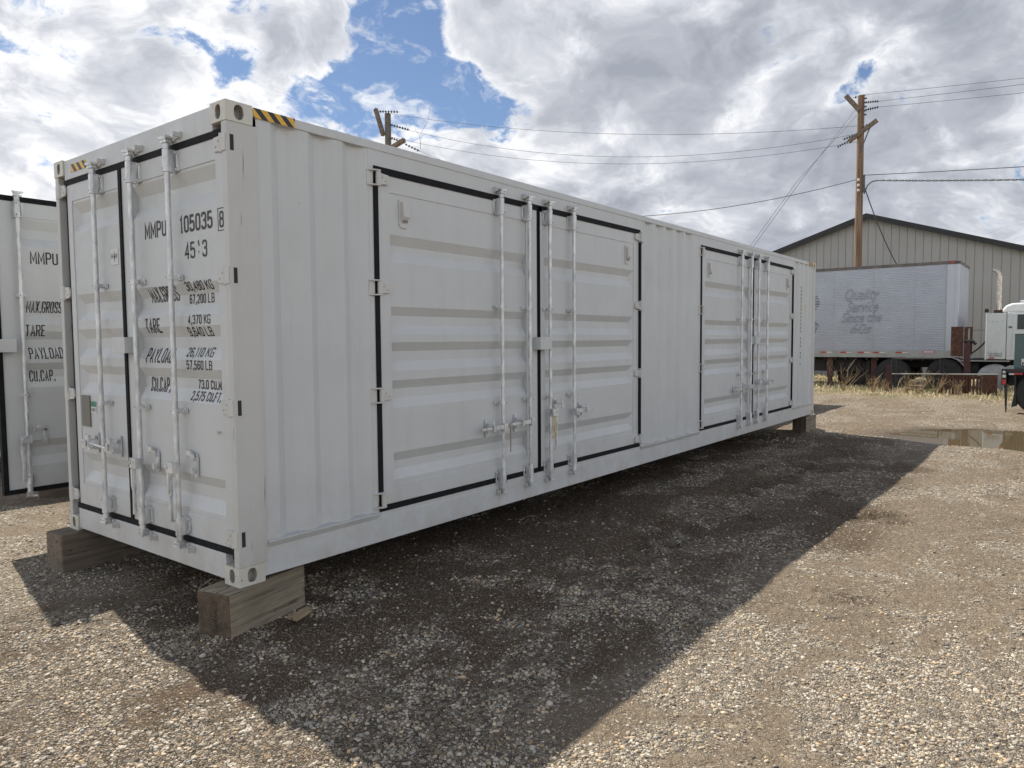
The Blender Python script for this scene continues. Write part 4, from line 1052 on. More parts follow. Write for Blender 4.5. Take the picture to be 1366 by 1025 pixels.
# ------------------------------------------------------------------ loose pebbles (real stones)
def pebble(seed, flat):
    bm = bmesh.new(); bmesh.ops.create_icosphere(bm, subdivisions=2, radius=1.0)
    rs = np.random.RandomState(seed); ax = rs.uniform(0.7, 1.25, 3); pl = [(Vector(rs.normal(size=3)).normalized(), rs.uniform(0.62, 0.9)) for _ in range(6)]
    for v in bm.verts:
        for n, d in pl:
            k = v.co.dot(n)
            if k > d: v.co -= n*(k-d)*0.8
        v.co.x *= ax[0]*1.15; v.co.y *= ax[1]; v.co.z *= flat
    m_ = bpy.data.meshes.new('pebble'); bm.to_mesh(m_); bm.free()
    m_.polygons.foreach_set('use_smooth', [True]*len(m_.polygons)); return m_
def pebble_mat():
    mm, tt = newmat('pebble_stone'); o = objc(tt)
    rnd = tt.node('ShaderNodeObjectInfo').outputs['Random']
    c = tt.ramp(rnd, [(0.0, (0.091, 0.080, 0.067)), (0.15, (0.200, 0.178, 0.151)), (0.32, (0.346, 0.302, 0.244)), (0.45, (0.291, 0.210, 0.126)), (0.52, (0.491, 0.418, 0.311)), (0.66, (0.309, 0.302, 0.277)), (0.75, (0.601, 0.525, 0.403)), (0.84, (0.546, 0.382, 0.218)), (0.90, (0.455, 0.418, 0.353)), (1.0, (0.624, 0.572, 0.480))])
    n = tt.noise(o, 1.6, 5, 0.6)
    c = tt.mix(tt.rng(n, 0.4, 0.7, 0, 0.45), c, (0.189, 0.157, 0.120))
    tt.put(tt.b.inputs['Base Color'], c); tt.b.inputs['Roughness'].default_value = 0.8; tt.b.inputs['Specular IOR Level'].default_value = 0.3
    return mm
pm = pebble_mat()
tcoll = bpy.data.collections.new('pebble_kinds')           # stone shapes used by the scatter; not linked to the scene
for k in range(7):
    m_ = pebble(100+k, (0.55, 0.7, 0.45, 0.8, 0.6, 0.5, 0.65)[k]); m_.materials.append(pm)
    tcoll.objects.link(bpy.data.objects.new('pebble_%d' % k, m_))
rs = np.random.RandomState(5)
def scatter(N, r0, r1, power, smin, smax, keep):
    th = R(37.7)+rs.uniform(-R(52), R(52), N)
    r = (r0**power+(r1**power-r0**power)*rs.rand(N))**(1/power)
    x = -2.396+r*np.cos(th); y = -3.942+r*np.sin(th)
    g = gravel_amt(x, y); g = g*sstep(fbm(x*7, y*9, 141, 3), 0.36, 0.56); k = rs.rand(N) < (keep+(1-keep)*g**1.1)
    x, y, g = x[k], y[k], g[k]
    k = puddle_amt(x, y) < 0.0; x, y = x[k], y[k]
    s = smin+(smax-smin)*rs.rand(len(x))**2.2
    return x, y, s
A = [scatter(45000, 13.0, 24.0, 1.5, 0.007, 0.020, 0.25), scatter(95000, 1.6, 5.4, 1.7, 0.0032, 0.0125, 0.03), scatter(110000, 4.8, 14.0, 1.35, 0.004, 0.0135, 0.04), scatter(1500, 1.6, 12, 1.5, 0.011, 0.018, 0.15), scatter(170000, 1.6, 6.5, 1.7, 0.0014, 0.0040, 0.28)]
px = np.concatenate([a[0] for a in A]); py = np.concatenate([a[1] for a in A]); ps = np.concatenate([a[2] for a in A])
pz = height(px, py)+ps*0.18
n = len(px)
pme = bpy.data.meshes.new('gravel'); pme.vertices.add(n); pme.vertices.foreach_set('co', np.stack([px, py, pz], -1).ravel())
a = pme.attributes.new('size', 'FLOAT', 'POINT'); a.data.foreach_set('value', ps.astype(np.float32))
rot = np.stack([rs.normal(0, 0.25, n), rs.normal(0, 0.25, n), rs.uniform(0, 6.283, n)], -1).astype(np.float32)
a = pme.attributes.new('rot', 'FLOAT_VECTOR', 'POINT'); a.data.foreach_set('vector', rot.ravel())
a = pme.attributes.new('kindi', 'INT', 'POINT'); a.data.foreach_set('value', rs.randint(0, 7, n).astype(np.int32))
gobj = bpy.data.objects.new('gravel', pme); col.objects.link(gobj); tag(gobj, 'loose rounded gravel stones', None, None, 'stuff')
ng = bpy.data.node_groups.new('scatter_stones', 'GeometryNodeTree')
ng.interface.new_socket(name='Geometry', in_out='INPUT', socket_type='NodeSocketGeometry')
ng.interface.new_socket(name='Geometry', in_out='OUTPUT', socket_type='NodeSocketGeometry')
N_ = ng.nodes; gi = N_.new('NodeGroupInput'); go = N_.new('NodeGroupOutput')
ip = N_.new('GeometryNodeInstanceOnPoints'); ci = N_.new('GeometryNodeCollectionInfo'); ci.inputs['Collection'].default_value = tcoll
ci.inputs['Separate Children'].default_value = True; ci.inputs['Reset Children'].default_value = True
def named(nm, dt):
    q = N_.new('GeometryNodeInputNamedAttribute'); q.data_type = dt; q.inputs['Name'].default_value = nm; return q.outputs['Attribute']
ng.links.new(gi.outputs[0], ip.inputs['Points']); ng.links.new(ci.outputs[0], ip.inputs['Instance'])
ip.inputs['Pick Instance'].default_value = True
ng.links.new(named('kindi', 'INT'), ip.inputs['Instance Index'])
e2r = N_.new('FunctionNodeEulerToRotation'); ng.links.new(named('rot', 'FLOAT_VECTOR'), e2r.inputs[0]); ng.links.new(e2r.outputs[0], ip.inputs['Rotation'])
ng.links.new(named('size', 'FLOAT'), ip.inputs['Scale']); ng.links.new(ip.outputs[0], go.inputs[0])
md = gobj.modifiers.new('scatter', 'NODES'); md.node_group = ng

# ------------------------------------------------------------------ dry grass
def grass_obj():
    n = 52000
    x = rs.uniform(19.6, 31.8, n); y = rs.uniform(-9, 8, n)
    dens = sstep(x+1.6*(fbm(x*0.7, y*0.7, 81, 3)-0.5)*2, 20.2, 22.4)*(0.35+0.65*(fbm(x*1.5, y*1.5, 91, 3) > 0.47))
    k = rs.rand(n) < dens; x, y = x[k], y[k]; n = len(x)
    hgt = rs.uniform(0.03, 0.12, n)*(1+1.2*sstep(x, 21.8, 22.6)*sstep(x, 24.5, 23)*rs.rand(n)**2)
    tall = rs.rand(n) < 0.03; hgt[tall] *= rs.uniform(1.5, 3.2, tall.sum())
    th = rs.uniform(0, 6.283, n); wv = rs.uniform(0.006, 0.014, n); ln = hgt*rs.uniform(0.1, 0.9, n); la = rs.uniform(0, 6.283, n)
    z = height(x, y)-0.01
    b0 = np.stack([x-np.cos(th)*wv, y-np.sin(th)*wv, z], -1); b1 = np.stack([x+np.cos(th)*wv, y+np.sin(th)*wv, z], -1)
    tp = np.stack([x+np.cos(la)*ln, y+np.sin(la)*ln, z+hgt], -1)
    md1 = np.stack([x+np.cos(la)*ln*0.3-np.cos(th)*wv*0.7, y+np.sin(la)*ln*0.3-np.sin(th)*wv*0.7, z+hgt*0.6], -1)
    md2 = np.stack([x+np.cos(la)*ln*0.3+np.cos(th)*wv*0.7, y+np.sin(la)*ln*0.3+np.sin(th)*wv*0.7, z+hgt*0.6], -1)
    co = np.stack([b0, b1, md2, md1, tp], 1).reshape(-1, 3); base = np.arange(n)*5
    fq = np.stack([base, base+1, base+2, base+3], -1); ft = np.stack([base+3, base+2, base+4], -1)
    m_ = bpy.data.meshes.new('dry_grass'); m_.from_pydata(co.tolist(), [], fq.tolist()+ft.tolist())
    mm, tt = newmat('dry_grass_blades'); p = geo(tt)
    g = tt.noise(p, 0.9, 4, 0.6); c = tt.mix(tt.rng(tt.noise(p, 12, 3), 0.35, 0.65), (0.50, 0.42, 0.26), (0.72, 0.63, 0.43))
    c = tt.mix(tt.rng(g, 0.50, 0.62, 0, 0.75), c, (0.26, 0.28, 0.11))
    tt.put(tt.b.inputs['Base Color'], c); tt.b.inputs['Roughness'].default_value = 0.8
    m_.materials.append(mm); o = bpy.data.objects.new('dry_grass', m_); col.objects.link(o); return tag(o, 'dry straw-coloured grass with green patches', None, None, 'stuff'), mm
_, grassm = grass_obj()
def weed(x, y, h, label):
    mb = MB(); z = float(height(np.array(x), np.array(y)))
    for k in range(16):
        a = random.uniform(0, 6.28); l = random.uniform(0.25, 0.75)*h; q = Vector((x+random.uniform(-.05, .05), y+random.uniform(-.05, .05), z)); pts = [q]
        d = Vector((math.cos(a)*l, math.sin(a)*l, h*random.uniform(0.7, 1.1)))
        for s in range(1, 5): pts.append(q+d*(s/4)+Vector((random.uniform(-.03, .03), random.uniform(-.03, .03), 0.03)))
        mb.tube(pts, [0.007, 0.006, 0.005, 0.004, 0.002], 4)
        for s in (2, 3, 4):
            e = pts[s]; mb.tube([e, e+Vector((random.uniform(-.12, .12), random.uniform(-.12, .12), random.uniform(0.04, .14)))], [0.004, 0.002], 3)
    tag(mb.build('dry_weed', M['weed']), label, 'weed', 'dry weeds in front of the trailer')
M['weed'] = plain('dry_stalk', (0.25, 0.18, 0.10), 0.9, 0, 0.3, 10)
for x, y, h, lb in ((22.0, 1.75, 0.75, 'tall leafless dry weed left of the maroon landing leg'), (22.2, 0.95, 0.40, 'bushy dry weed in front of the maroon landing leg'), (21.9, 0.0, 0.38, 'low dry weed before the pipe frame'),
                    (21.9, -0.35, 0.60, 'spreading dry weed leaning on the pipe frame'), (21.9, -0.8, 0.55, 'dry weed at the right end of the pipe frame'), (21.9, 0.55, 0.30, 'short dry weed at the left end of the pipe frame'), (21.95, -1.3, 0.35, 'thin dry weed by the rusty pickets')):
    weed(x, y, h, lb)

# ------------------------------------------------------------------ metal building
bd = thing('metal_building', 'large grey ribbed steel building with black-trimmed gable roof, behind the trailer', 'building', (32.5, 3.36, 0))
hw, rz, sl_ = 8.3, 7.03, 0.33
mb = MB(); ez = rz-hw*sl_
mb.prism([(-hw, -0.2), (hw, -0.2), (hw, ez), (0, rz), (-hw, ez)], 0.022, 0.12, 'x')
y = -hw+0.05; k = 0
while y < hw-0.1:                                           # cladding pans with dark narrow grooves between
    y2 = min(y+0.276, hw); f = lambda q: rz-abs(q)*sl_-0.10
    if y < 0 < y2: mb.prism([(y, -0.1), (y2, -0.1), (y2, f(y2)), (0, f(0)), (y, f(y))], 0.0, 0.0215, 'x')
    else: mb.prism([(y, -0.1), (y2, -0.1), (y2, f(y2)), (y, f(y))], 0.0, 0.0215, 'x')
    y += 0.305; k += 1
mb.build('gable_wall', M['cladding'], bd)
MB().box(0.12, 20, -hw, -hw+0.1, -0.2, ez).box(0.12, 20, hw-0.1, hw, -0.2, ez).box(19.9, 20, -hw+0.1, hw-0.1, -0.2, ez).build('side_wall', M['cladding'], bd)
for s in (-1, 1):
    mb = MB(); e = hw+0.35
    mb.prism([(0, rz+0.01), (s*e, rz-e*sl_+0.01), (s*e, rz-e*sl_+0.07), (0, rz+0.07)], -0.30, 20.3, 'x'); mb.build('roof', M['roof_steel'], bd)
    mb = MB(); mb.prism([(0, rz-0.12), (s*e, rz-e*sl_-0.12), (s*e, rz-e*sl_+0.10), (0, rz+0.10)], -0.36, -0.302, 'x'); mb.build('roof_trim', M['trim'], bd)

# ------------------------------------------------------------------ box trailer
TX = 24.0
tr = thing('box_trailer', 'weathered silver semi-trailer with faded script lettering, parked in front of the steel building', 'trailer', (TX, -1.06, 0))
z0, z1, LT, WT = 1.34, 4.03, 13.4, 2.58
mb = MB()
prof = []; z = z0
while z < z1-0.01: prof += [(z, 0.0), (z+0.018, -0.0), (z+0.026, -0.022), (z+0.042, -0.022)]; z += 0.054
A_, B_ = [], []
for (z, d) in prof: A_.append(mb.V((d+0.004, 0.34, z))); B_.append(mb.V((d+0.004, LT, z)))
for k in range(len(A_)-1): mb.F((A_[k], B_[k], B_[k+1], A_[k+1]))
mb.box(0.012, WT, 0.17, LT, z0-0.2, z1)
# rounded nose
arc = [(0.17-0.16*math.sin(math.pi/2*k/6), 0.17-0.16*math.cos(math.pi/2*k/6)) for k in range(7)]
arc = [(0.012+0.11*(1-math.cos(math.pi/2*k/6)), 0.11-0.11*math.sin(math.pi/2*k/6)) for k in range(7)]
mb.prism([(0.012, 0.17)]+arc+[(WT-x, y) for x, y in arc[::-1]]+[(WT-0.012, 0.17)], z0-0.2, z1, 'z')
mb.build('trailer_body', M['alu2'], tr)
mb = MB()
y = 1.2
while y < LT: mb.box(-0.007, 0.0, y, y+0.012, z0, z1); y += 1.22
mb.box(-0.008, 0.0, 0.33, 0.36, z0, z1)
mb.build('panel_seam', M['alu'], tr)
MB().box(-0.004, 0.012, 0.12, 0.33, z0, z1).build('corner_panel', M['alu2'], tr)
mb = MB(); mb.box(-0.03, WT+0.03, 0.10, LT, z1, z1+0.10); mb.box(0.08, WT-0.08, -0.01, 0.10, z1, z1+0.09); mb.build('top_rail', M['toprail'], tr)
mb = MB(); mb.box(-0.025, 0.05, 0.12, LT, z0-0.225, z0); mb.box(WT-0.05, WT+0.025, 0.12, LT, z0-0.225, z0)
y = 0.25
while y < 6: mb.box(-0.030, -0.025, y, y+0.02, z0-0.215, z0-0.10); y += 0.10
mb.build('bottom_rail', M['alu'], tr)
for y in (1.53, 2.21, 2.67, 3.22, 3.85, 4.5, 5.2):
    MB().box(-0.034, -0.030, y-0.17, y+0.0, z0-0.080, z0-0.048).build('reflector', M['whiter'], tr)
    MB().box(-0.034, -0.030, y+0.0, y+0.19, z0-0.085, z0-0.043).build('reflector', M['red'], tr)
pl = MB().box(-0.034, -0.030, 0.62, 0.95, z0-0.075, z0-0.005).build('name_plate', M['red'], tr)
MB().box(-0.037, -0.034, 0.645, 0.925, z0-0.062, z0-0.020).build('plate_face', M['whiter'], pl)
MB().box(-0.05, 0.0, 0.14, 0.24, z1+0.02, z1+0.08).build('marker_light', M['red'], tr)
# under-structure
mb = MB()
for xx in (0.7, 1.75): mb.box(xx, xx+0.12, 0.3, LT, 0.92, z0-0.22)
y = 0.6
while y < LT: mb.box(0.05, WT-0.05, y, y+0.05, 1.02, z0-0.21); y += 0.33
mb.box(0.35, 2.2, 2.85, 4.4, 0.62, 1.10); mb.box(0.3, 2.2, 2.55, 2.66, 0.25, 1.0)
mb.build('underframe', M['under'], tr)
def leg(x, y, mat, w=0.085):
    MB().box(x-w, x+w, y-w, y+w, 0.42, 1.12).box(x-w*0.75, x+w*0.75, y-w*0.75, y+w*0.75, 0.08, 0.42).box(x-w*1.5, x+w*1.5, y-w*1.5, y+w*1.5, 0.03, 0.08).build('landing_leg', mat, tr)
leg(0.35, 2.42, M['maroon'], 0.09); leg(2.1, 2.42, M['maroon']); leg(0.28, 3.80, M['brownst'], 0.09); leg(2.1, 3.9, M['brownst'])
MB().tube([(0.2, 2.95, 1.1), (0.2, 3.25, 0.62)], 0.015, 8).build('brace_rod', M['alu'], tr)
def wheel(parent, x, y, r, wd, axis=-1, rim=M['rim'], zc=None, name='wheel'):
    zc = r if zc is None else zc
    tt_ = MB().lathe((x, y, zc), (axis, 0, 0), [(-wd/2, r*0.62), (-wd/2, r*0.90), (-wd*0.38, r), (wd*0.38, r), (wd/2, r*0.90), (wd/2, r*0.60), (wd*0.42, r*0.585)], 40)
    o = tt_.build(name, M['tyre'], parent, smooth=True)
    rm = MB().lathe((x, y, zc), (axis, 0, 0), [(wd*0.10, r*0.58), (wd*0.43, r*0.60), (wd*0.44, r*0.55), (wd*0.22, r*0.50), (wd*0.16, r*0.30), (wd*0.38, r*0.20), (wd*0.42, r*0.10)], 32)
    for k in range(10):
        a = 2*math.pi*k/10; rm.tube([(x+axis*wd*0.16, y+math.cos(a)*r*0.36, zc+math.sin(a)*r*0.36), (x+axis*wd*0.26, y+math.cos(a)*r*0.36, zc+math.sin(a)*r*0.36)], r*0.03, 6)
    rm.build('rim', rim, o, smooth=True)
    return o
for y in (10.9, 12.1):
    for x in (0.18, WT-0.18): wheel(tr, x, y, 0.50, 0.26, -1 if x < 1 else 1)
wheel(tr, 0.55, 3.05, 0.50, 0.26, -1, M['rimdark'], 0.58, 'spare_wheel')
# faded outline script
def outline_text(parent, s, y_left, z, h, width, mat, r=0.03):
    b = text_mesh(s, h, width, 0, 0.35, r)
    for v in b.verts: x_, yy_, z_ = v.co; v.co = Vector((-0.021+yy_*0.02, y_left-x_, z+z_))
    m_ = bpy.data.meshes.new('lettering'); b.to_mesh(m_); b.free(); m_.materials.append(mat)
    o = bpy.data.objects.new('lettering', m_); col.objects.link(o); o.parent = parent
M['faded'] = plain('faded_ink', (0.27, 0.29, 0.34), 0.6, 0, 0.4, 30)
M['navy'] = plain('dark_logo_ink', (0.025, 0.055, 0.07), 0.5, 0, 0.3, 20)
oy = 1.06
outline_text(tr, 'Quality', 2.25+oy, 3.04, 0.34, 1.08, M['faded'], 0.014)
outline_text(tr, 'Service', 2.18+oy, 2.62, 0.34, 0.98, M['faded'], 0.014)
outline_text(tr, 'Since the', 2.35+oy, 2.28, 0.32, 1.26, M['faded'], 0.014)
outline_text(tr, '60s', 2.05+oy, 1.90, 0.32, 0.66, M['faded'], 0.014)
# emblem partly hidden: striped disc over a hill, letter T below
mb = MB(); cyy, cz = 3.36+oy, 2.98
for k in range(9):
    za = -0.30+k*0.067; zb_ = za+0.052; pts = []
    for zq in (za, zb_):
        hw_ = math.sqrt(max(0.0, 0.31**2-min(0.305, abs(zq))**2)); pts.append(hw_)
    mb.F([mb.V((-0.0065, cyy-pts[0], cz+za)), mb.V((-0.0065, cyy+pts[0], cz+za)), mb.V((-0.0065, cyy+pts[1], cz+zb_)), mb.V((-0.0065, cyy-pts[1], cz+zb_))])
mb.build('emblem', M['navy'], tr)
mb = MB(); mb.F([mb.V((-0.0065, 3.05+oy, 2.20)), mb.V((-0.0065, 3.9+oy, 2.20)), mb.V((-0.0065, 3.45+oy, 2.62))]); mb.build('emblem', M['navy'], tr)
b = text_mesh('T', 0.22, 0.20, 0.02, 0.3)
for v in b.verts: x_, yy_, z_ = v.co; v.co = Vector((-0.0065, 3.24+oy-x_, 1.93+z_))
m_ = bpy.data.meshes.new('lettering'); b.to_mesh(m_); b.free(); m_.materials.append(M['navy']); o = bpy.data.objects.new('lettering', m_); col.objects.link(o); o.parent = tr

# ------------------------------------------------------------------ white tractor unit
tk = thing('semi_truck', 'old white tractor unit coupled under the silver trailer, with tall exhaust stack', 'truck', (TX, 0, 0))
mb = MB(); mb.box(0.75, 0.84, -6.6, 1.5, 0.78, 1.02); mb.box(1.75, 1.84, -6.6, 1.5, 0.78, 1.02)
mb.box(0.2, 2.3, -2.2, -1.30, 0.98, 1.06)
mb.box(0.5, 2.1, -0.8, 0.8, 0.98, 1.10)
mb.box(0.3, 2.2, -1.6, -1.1, 0.55, 0.95)
mb.build('chassis', M['under'], tk)
for y in (0.75, -0.72):
    for x in (0.22, 2.28): wheel(tk, x, y, 0.52, 0.46, -1 if x < 1 else 1, M['rimdark'], 0.56)
for x in (0.22, 2.28): wheel(tk, x, -5.6, 0.52, 0.28, -1 if x < 1 else 1, M['rim'], 0.52)
def fender(y0, a0_, a1_, name, mat, rad=0.62):
    mb = MB(); pts = []
    for k in range(15): a = R(a0_+(a1_-a0_)*k/14); pts.append((y0+math.cos(a)*rad, 0.56+math.sin(a)*rad))
    ins = [(y0+(p[0]-y0)*0.955, 0.56+(p[1]-0.56)*0.955) for p in pts]
    mb.prism(pts+ins[::-1], -0.02, 0.48, 'x'); mb.build(name, mat, tk)
fender(-0.72, 72, 155, 'mudguard', M['alu']) if False else None
fender(-0.72, 90, 175, 'mudguard', M['alu'])
MB().box(-0.02, 0.46, -0.72, 1.35, 1.155, 1.18).build('mudguard', M['alu'], tk)
sl2 = MB(); sl2.box(0.03, 2.35, -2.30, -1.80, 1.08, 2.48)
slo = sl2.build('sleeper', M['truckw'], tk, bevel=0.02)
mb = MB()
for z in (1.30, 2.22):
    for y in (-1.87, -1.95, -2.05, -2.20): mb.tube([(0.034, y, z), (0.018, y, z)], 0.010, 6)
mb.build('rivets', M['under'], slo)
for s_, z in (('GVW 63500 KG', 1.225), ('TARE 8600KG', 1.165)):
    b = block_text(s_, 0.040, 0.34)
    for v in b.verts: x_, yy_, z_ = v.co; v.co = Vector((0.026, -1.87-x_, z+z_))
    m_ = bpy.data.meshes.new('lettering'); b.to_mesh(m_); b.free(); m_.materials.append(M['ink']); o = bpy.data.objects.new('lettering', m_); col.objects.link(o); o.parent = slo
MB().box(0.005, 0.028, -2.02, -1.89, 1.105, 1.14).build('side_marker', M['red'], slo)
MB().tube([(0.05, -1.79, 1.06), (0.05, -1.79, 2.50)], 0.020, 8).build('corner_pipe', M['roofw'], slo)
MB().lathe((0.05, -1.79, 2.50), (0, 0, 1), [(0, 0.04), (0.05, 0.06), (0.10, 0.05), (0.12, 0.02)], 12).build('work_lamp', M['hose'], slo)
cab = MB().box(0.03, 2.35, -3.55, -2.31, 1.06, 2.50).build('cab', M['truckw'], tk, bevel=0.03)
mb = MB()
pts = [(-2.18, 2.49), (-2.20, 2.60), (-2.28, 2.70), (-2.42, 2.76), (-3.4, 2.80), (-3.6, 2.74), (-3.62, 2.49)]
mb.prism(pts, 0.06, 2.32, 'x'); mb.build('cab_roof', M['roofw'], tk, bevel=0.05)
MB().tube([(0.4, -2.6, 2.83), (0.4, -3.4, 2.86)], 0.022, 8).build('roof_horn', M['roofw'], tk)
dr_ = MB().box(0.012, 0.03, -3.38, -2.46, 1.20, 2.46).build('door', M['truckw'], tk, bevel=0.01)
MB().box(0.002, 0.012, -3.30, -2.57, 1.98, 2.42).build('window', M['glass'], dr_)
MB().box(0.0, 0.012, -2.44, -2.36, 2.03, 2.07).build('handle', M['hose'], dr_)
MB().box(0.35, 2.0, -5.4, -3.56, 1.0, 1.9).build('hood', M['truckw'], tk, bevel=0.1)
mb = MB(); mb.lathe((0.10, -2.02, 0.47), (1, 0, 0), [(0, 0.30), (0.02, 0.42), (0.05, 0.46), (0.55, 0.46), (0.58, 0.40)], 36)
mb.build('fuel_tank', M['tank'], tk, smooth=True)
mb = MB(); mb.tube([(0.45, -2.06, 1.2), (0.45, -2.06, 3.60), (0.45, -2.03, 3.70), (0.45, -1.97, 3.78), (0.45, -1.90, 3.82)], [0.07, 0.07, 0.07, 0.068, 0.066], 16)
mb.build('exhaust_stack', M['chrome'], tk, smooth=True)
MB().box(0.3, 0.6, -2.25, -1.95, 2.48, 2.52).lathe((0.45, -2.06, 2.52), (0, 0, 1), [(0, 0.12), (0.06, 0.11)], 14).build('exhaust_base', M['rust'], tk)
MB().tube([(0.9, -1.8, 1.98), (0.9, -1.06, 1.98)], 0.014, 8).build('air_line', M['alu'], tk)
MB().tube([(0.5, -1.79, 1.72), (0.48, -1.70, 1.55), (0.45, -1.55, 1.38), (0.42, -1.42, 1.27), (0.4, -1.32, 1.20)], 0.022, 8).build('air_hose', M['hose'], tk, smooth=True)
MB().box(0.05, 0.4, -2.4, -1.1, 1.01, 1.045).build('frame_step', M['alu'], tk)

# ------------------------------------------------------------------ rusty rack of pipe and pickets
FX = 22.35
rk = thing('pipe_rack', 'low dark steel pipe frame with rusty pickets, standing in weeds before the truck wheels', 'steel rack', (FX, 0, 0.09))
mb = MB()
mb.tube([(0, 0.47, 0.02), (0, 0.47, 1.02)], 0.020, 8).tube([(0, -0.81, 0.02), (0, -0.81, 1.04)], 0.020, 8).tube([(0, 0.47, 1.02), (0, -0.81, 1.04)], 0.018, 8).tube([(0, 0.47, 0.20), (0, -0.81, 0.19)], 0.016, 8)
mb.tube([(0.7, 0.47, 0.02), (0.7, 0.47, 1.02), (0.7, -0.81, 1.04), (0.7, -0.81, 0.02)], 0.018, 8)
mb.build('pipe_frame', M['blackp'], rk)
MB().tube([(-0.02, 0.46, 0.565), (-0.02, -2.24, 0.605)], 0.018, 8).build('top_pipe', M['alu'], rk)
mb = MB(); y = -0.98
while y > -1.86:
    mb.box(-0.01, 0.03, y-0.030, y+0.02, 0.0, 0.57); y -= 0.085
mb.box(0.03, 0.05, -1.86, -0.98, 0.46, 0.54)
mb.build('pickets', M['rust'], rk)
MB().box(-0.01, 0.05, -2.24, -1.87, -0.02, 0.59).build('end_plate', M['rust'], rk)
MB().box(0.0, 0.05, -0.90, -0.84, 0.0, 0.56).build('picket_post', M['rust'], rk)
st_ = thing('steel_stand', 'rusty upright stand with a square plate, leaning against the trailer nose corner', 'steel stand', (22.75, 0, 0.09))
mb = MB(); mb.box(0, 0.04, -1.33, -1.02, 1.10, 1.98); mb.build('plate', M['rust'], st_)
MB().box(0.0, 0.10, -1.44, -1.36, 0.35, 1.92).box(0.0, 0.10, -1.56, -1.50, 1.2, 1.92).box(0.0, 0.10, -1.56, -1.36, 1.92, 1.97).build('frame', M['rust'], st_)
MB().box(-0.06, 0.10, -1.52, -1.38, 0.0, 1.50).build('post', M['maroon'], st_)
MB().tube([(-0.05, -1.36, 1.56), (-0.05, -1.58, 1.55), (-0.05, -1.66, 1.45)], 0.045, 8).build('arm', M['hose'], st_)
lg_ = thing('support_stand', 'short maroon steel stand behind the left end of the pipe frame', 'steel stand', (22.6, 0.60, 0.08))
MB().box(-0.08, 0.08, -0.10, 0.10, 0.0, 0.55).box(-0.05, 0.05, -0.06, 0.06, 0.55, 0.82).build('post', M['maroon'], lg_)
MB().box(-0.15, 0.15, -0.17, 0.17, -0.02, 0.02).build('foot', M['rust'], lg_)
# boulder
bm = bmesh.new(); bmesh.ops.create_icosphere(bm, subdivisions=3, radius=1.0)
for v in bm.verts:
    k = 1+0.22*math.sin(v.co.x*3.1+1)*math.cos(v.co.y*2.7)+0.12*math.sin(v.co.z*5+v.co.x*4)
    v.co = Vector((v.co.x*0.30*k, v.co.y*0.30*k, v.co.z*0.26*k))
m_ = bpy.data.meshes.new('boulder'); bm.to_mesh(m_); bm.free(); m_.materials.append(M['stone'])
o = bpy.data.objects.new('boulder', m_); col.objects.link(o); o.location = (23.1, -0.15, 0.24); tag(o, 'tan boulder lying between the truck wheels and the pipe frame', 'boulder')

# ------------------------------------------------------------------ flatbed trailer at the right edge
fb = thing('flatbed_trailer', 'black flatbed trailer with a green cabinet on its deck, cut by the right picture edge', 'trailer', (17.7, -2.63, 0))
mb = MB(); mb.box(0.0, 2.5, -7.5, -0.10, 0.94, 1.03); mb.box(0.5, 0.62, -7.5, -0.1, 0.62, 0.94); mb.box(1.88, 2.0, -7.5, -0.1, 0.62, 0.94)
mb.build('deck', M['blackp'], fb, bevel=0.005)
rb = MB().box(-0.01, 2.51, -0.10, 0.0, 0.66, 1.03).build('rear_bumper', M['blackp'], fb, bevel=0.005)
MB().lathe((-0.01, -0.05, 0.955), (-1, 0, 0), [(0, 0.028), (0.008, 0.028), (0.012, 0.015)], 16).build('marker_lamp', M['whiter'], fb)
MB().box(-0.016, -0.008, -0.085, -0.02, 0.83, 0.895).build('marker_lamp', M['whiter'], fb)
MB().box(-0.016, -0.008, -0.09, -0.015, 0.675, 0.785).build('tail_light', M['red'], fb)
MB().box(0.005, 0.015, -0.24, -0.14, 0.895, 0.93).build('reflector', M['whiter'], fb)
MB().box(-0.008, 0.0, -0.40, -0.24, 0.90, 0.94).build('reflector', M['red'], fb)
MB().prism([(-0.12, 0.67), (-0.05, 0.67), (-0.09, 0.03), (-0.115, 0.03)], 0.05, 0.09, 'x').build('support_leg', M['blackp'], fb)
MB().prism([(-0.235, 0.93), (-0.25, 0.45), (-0.20, 0.16), (-0.30, 0.18), (-0.275, 0.93)], 0.02, 0.5, 'x').build('mudflap', M['tyre'], fb)
for y in (-0.73, -1.95):
    for x in (0.22, 2.28): wheel(fb, x, y, 0.47, 0.42, -1 if x < 1 else 1, M['rim'], 0.47)
gc = MB().box(0.15, 1.0, -1.2, -0.22, 1.03, 1.83).build('cabinet', M['green'], fb, bevel=0.012)
MB().box(0.13, 1.02, -1.22, -0.20, 1.83, 1.855).build('cabinet_lid', M['whiter'], gc)
MB().box(0.138, 0.15, -0.42, -0.36, 1.12, 1.26).build('latch', M['whiter'], gc)
MB().box(0.134, 0.139, -0.405, -0.375, 1.13, 1.18).build('latch_hole', M['hose'], gc)

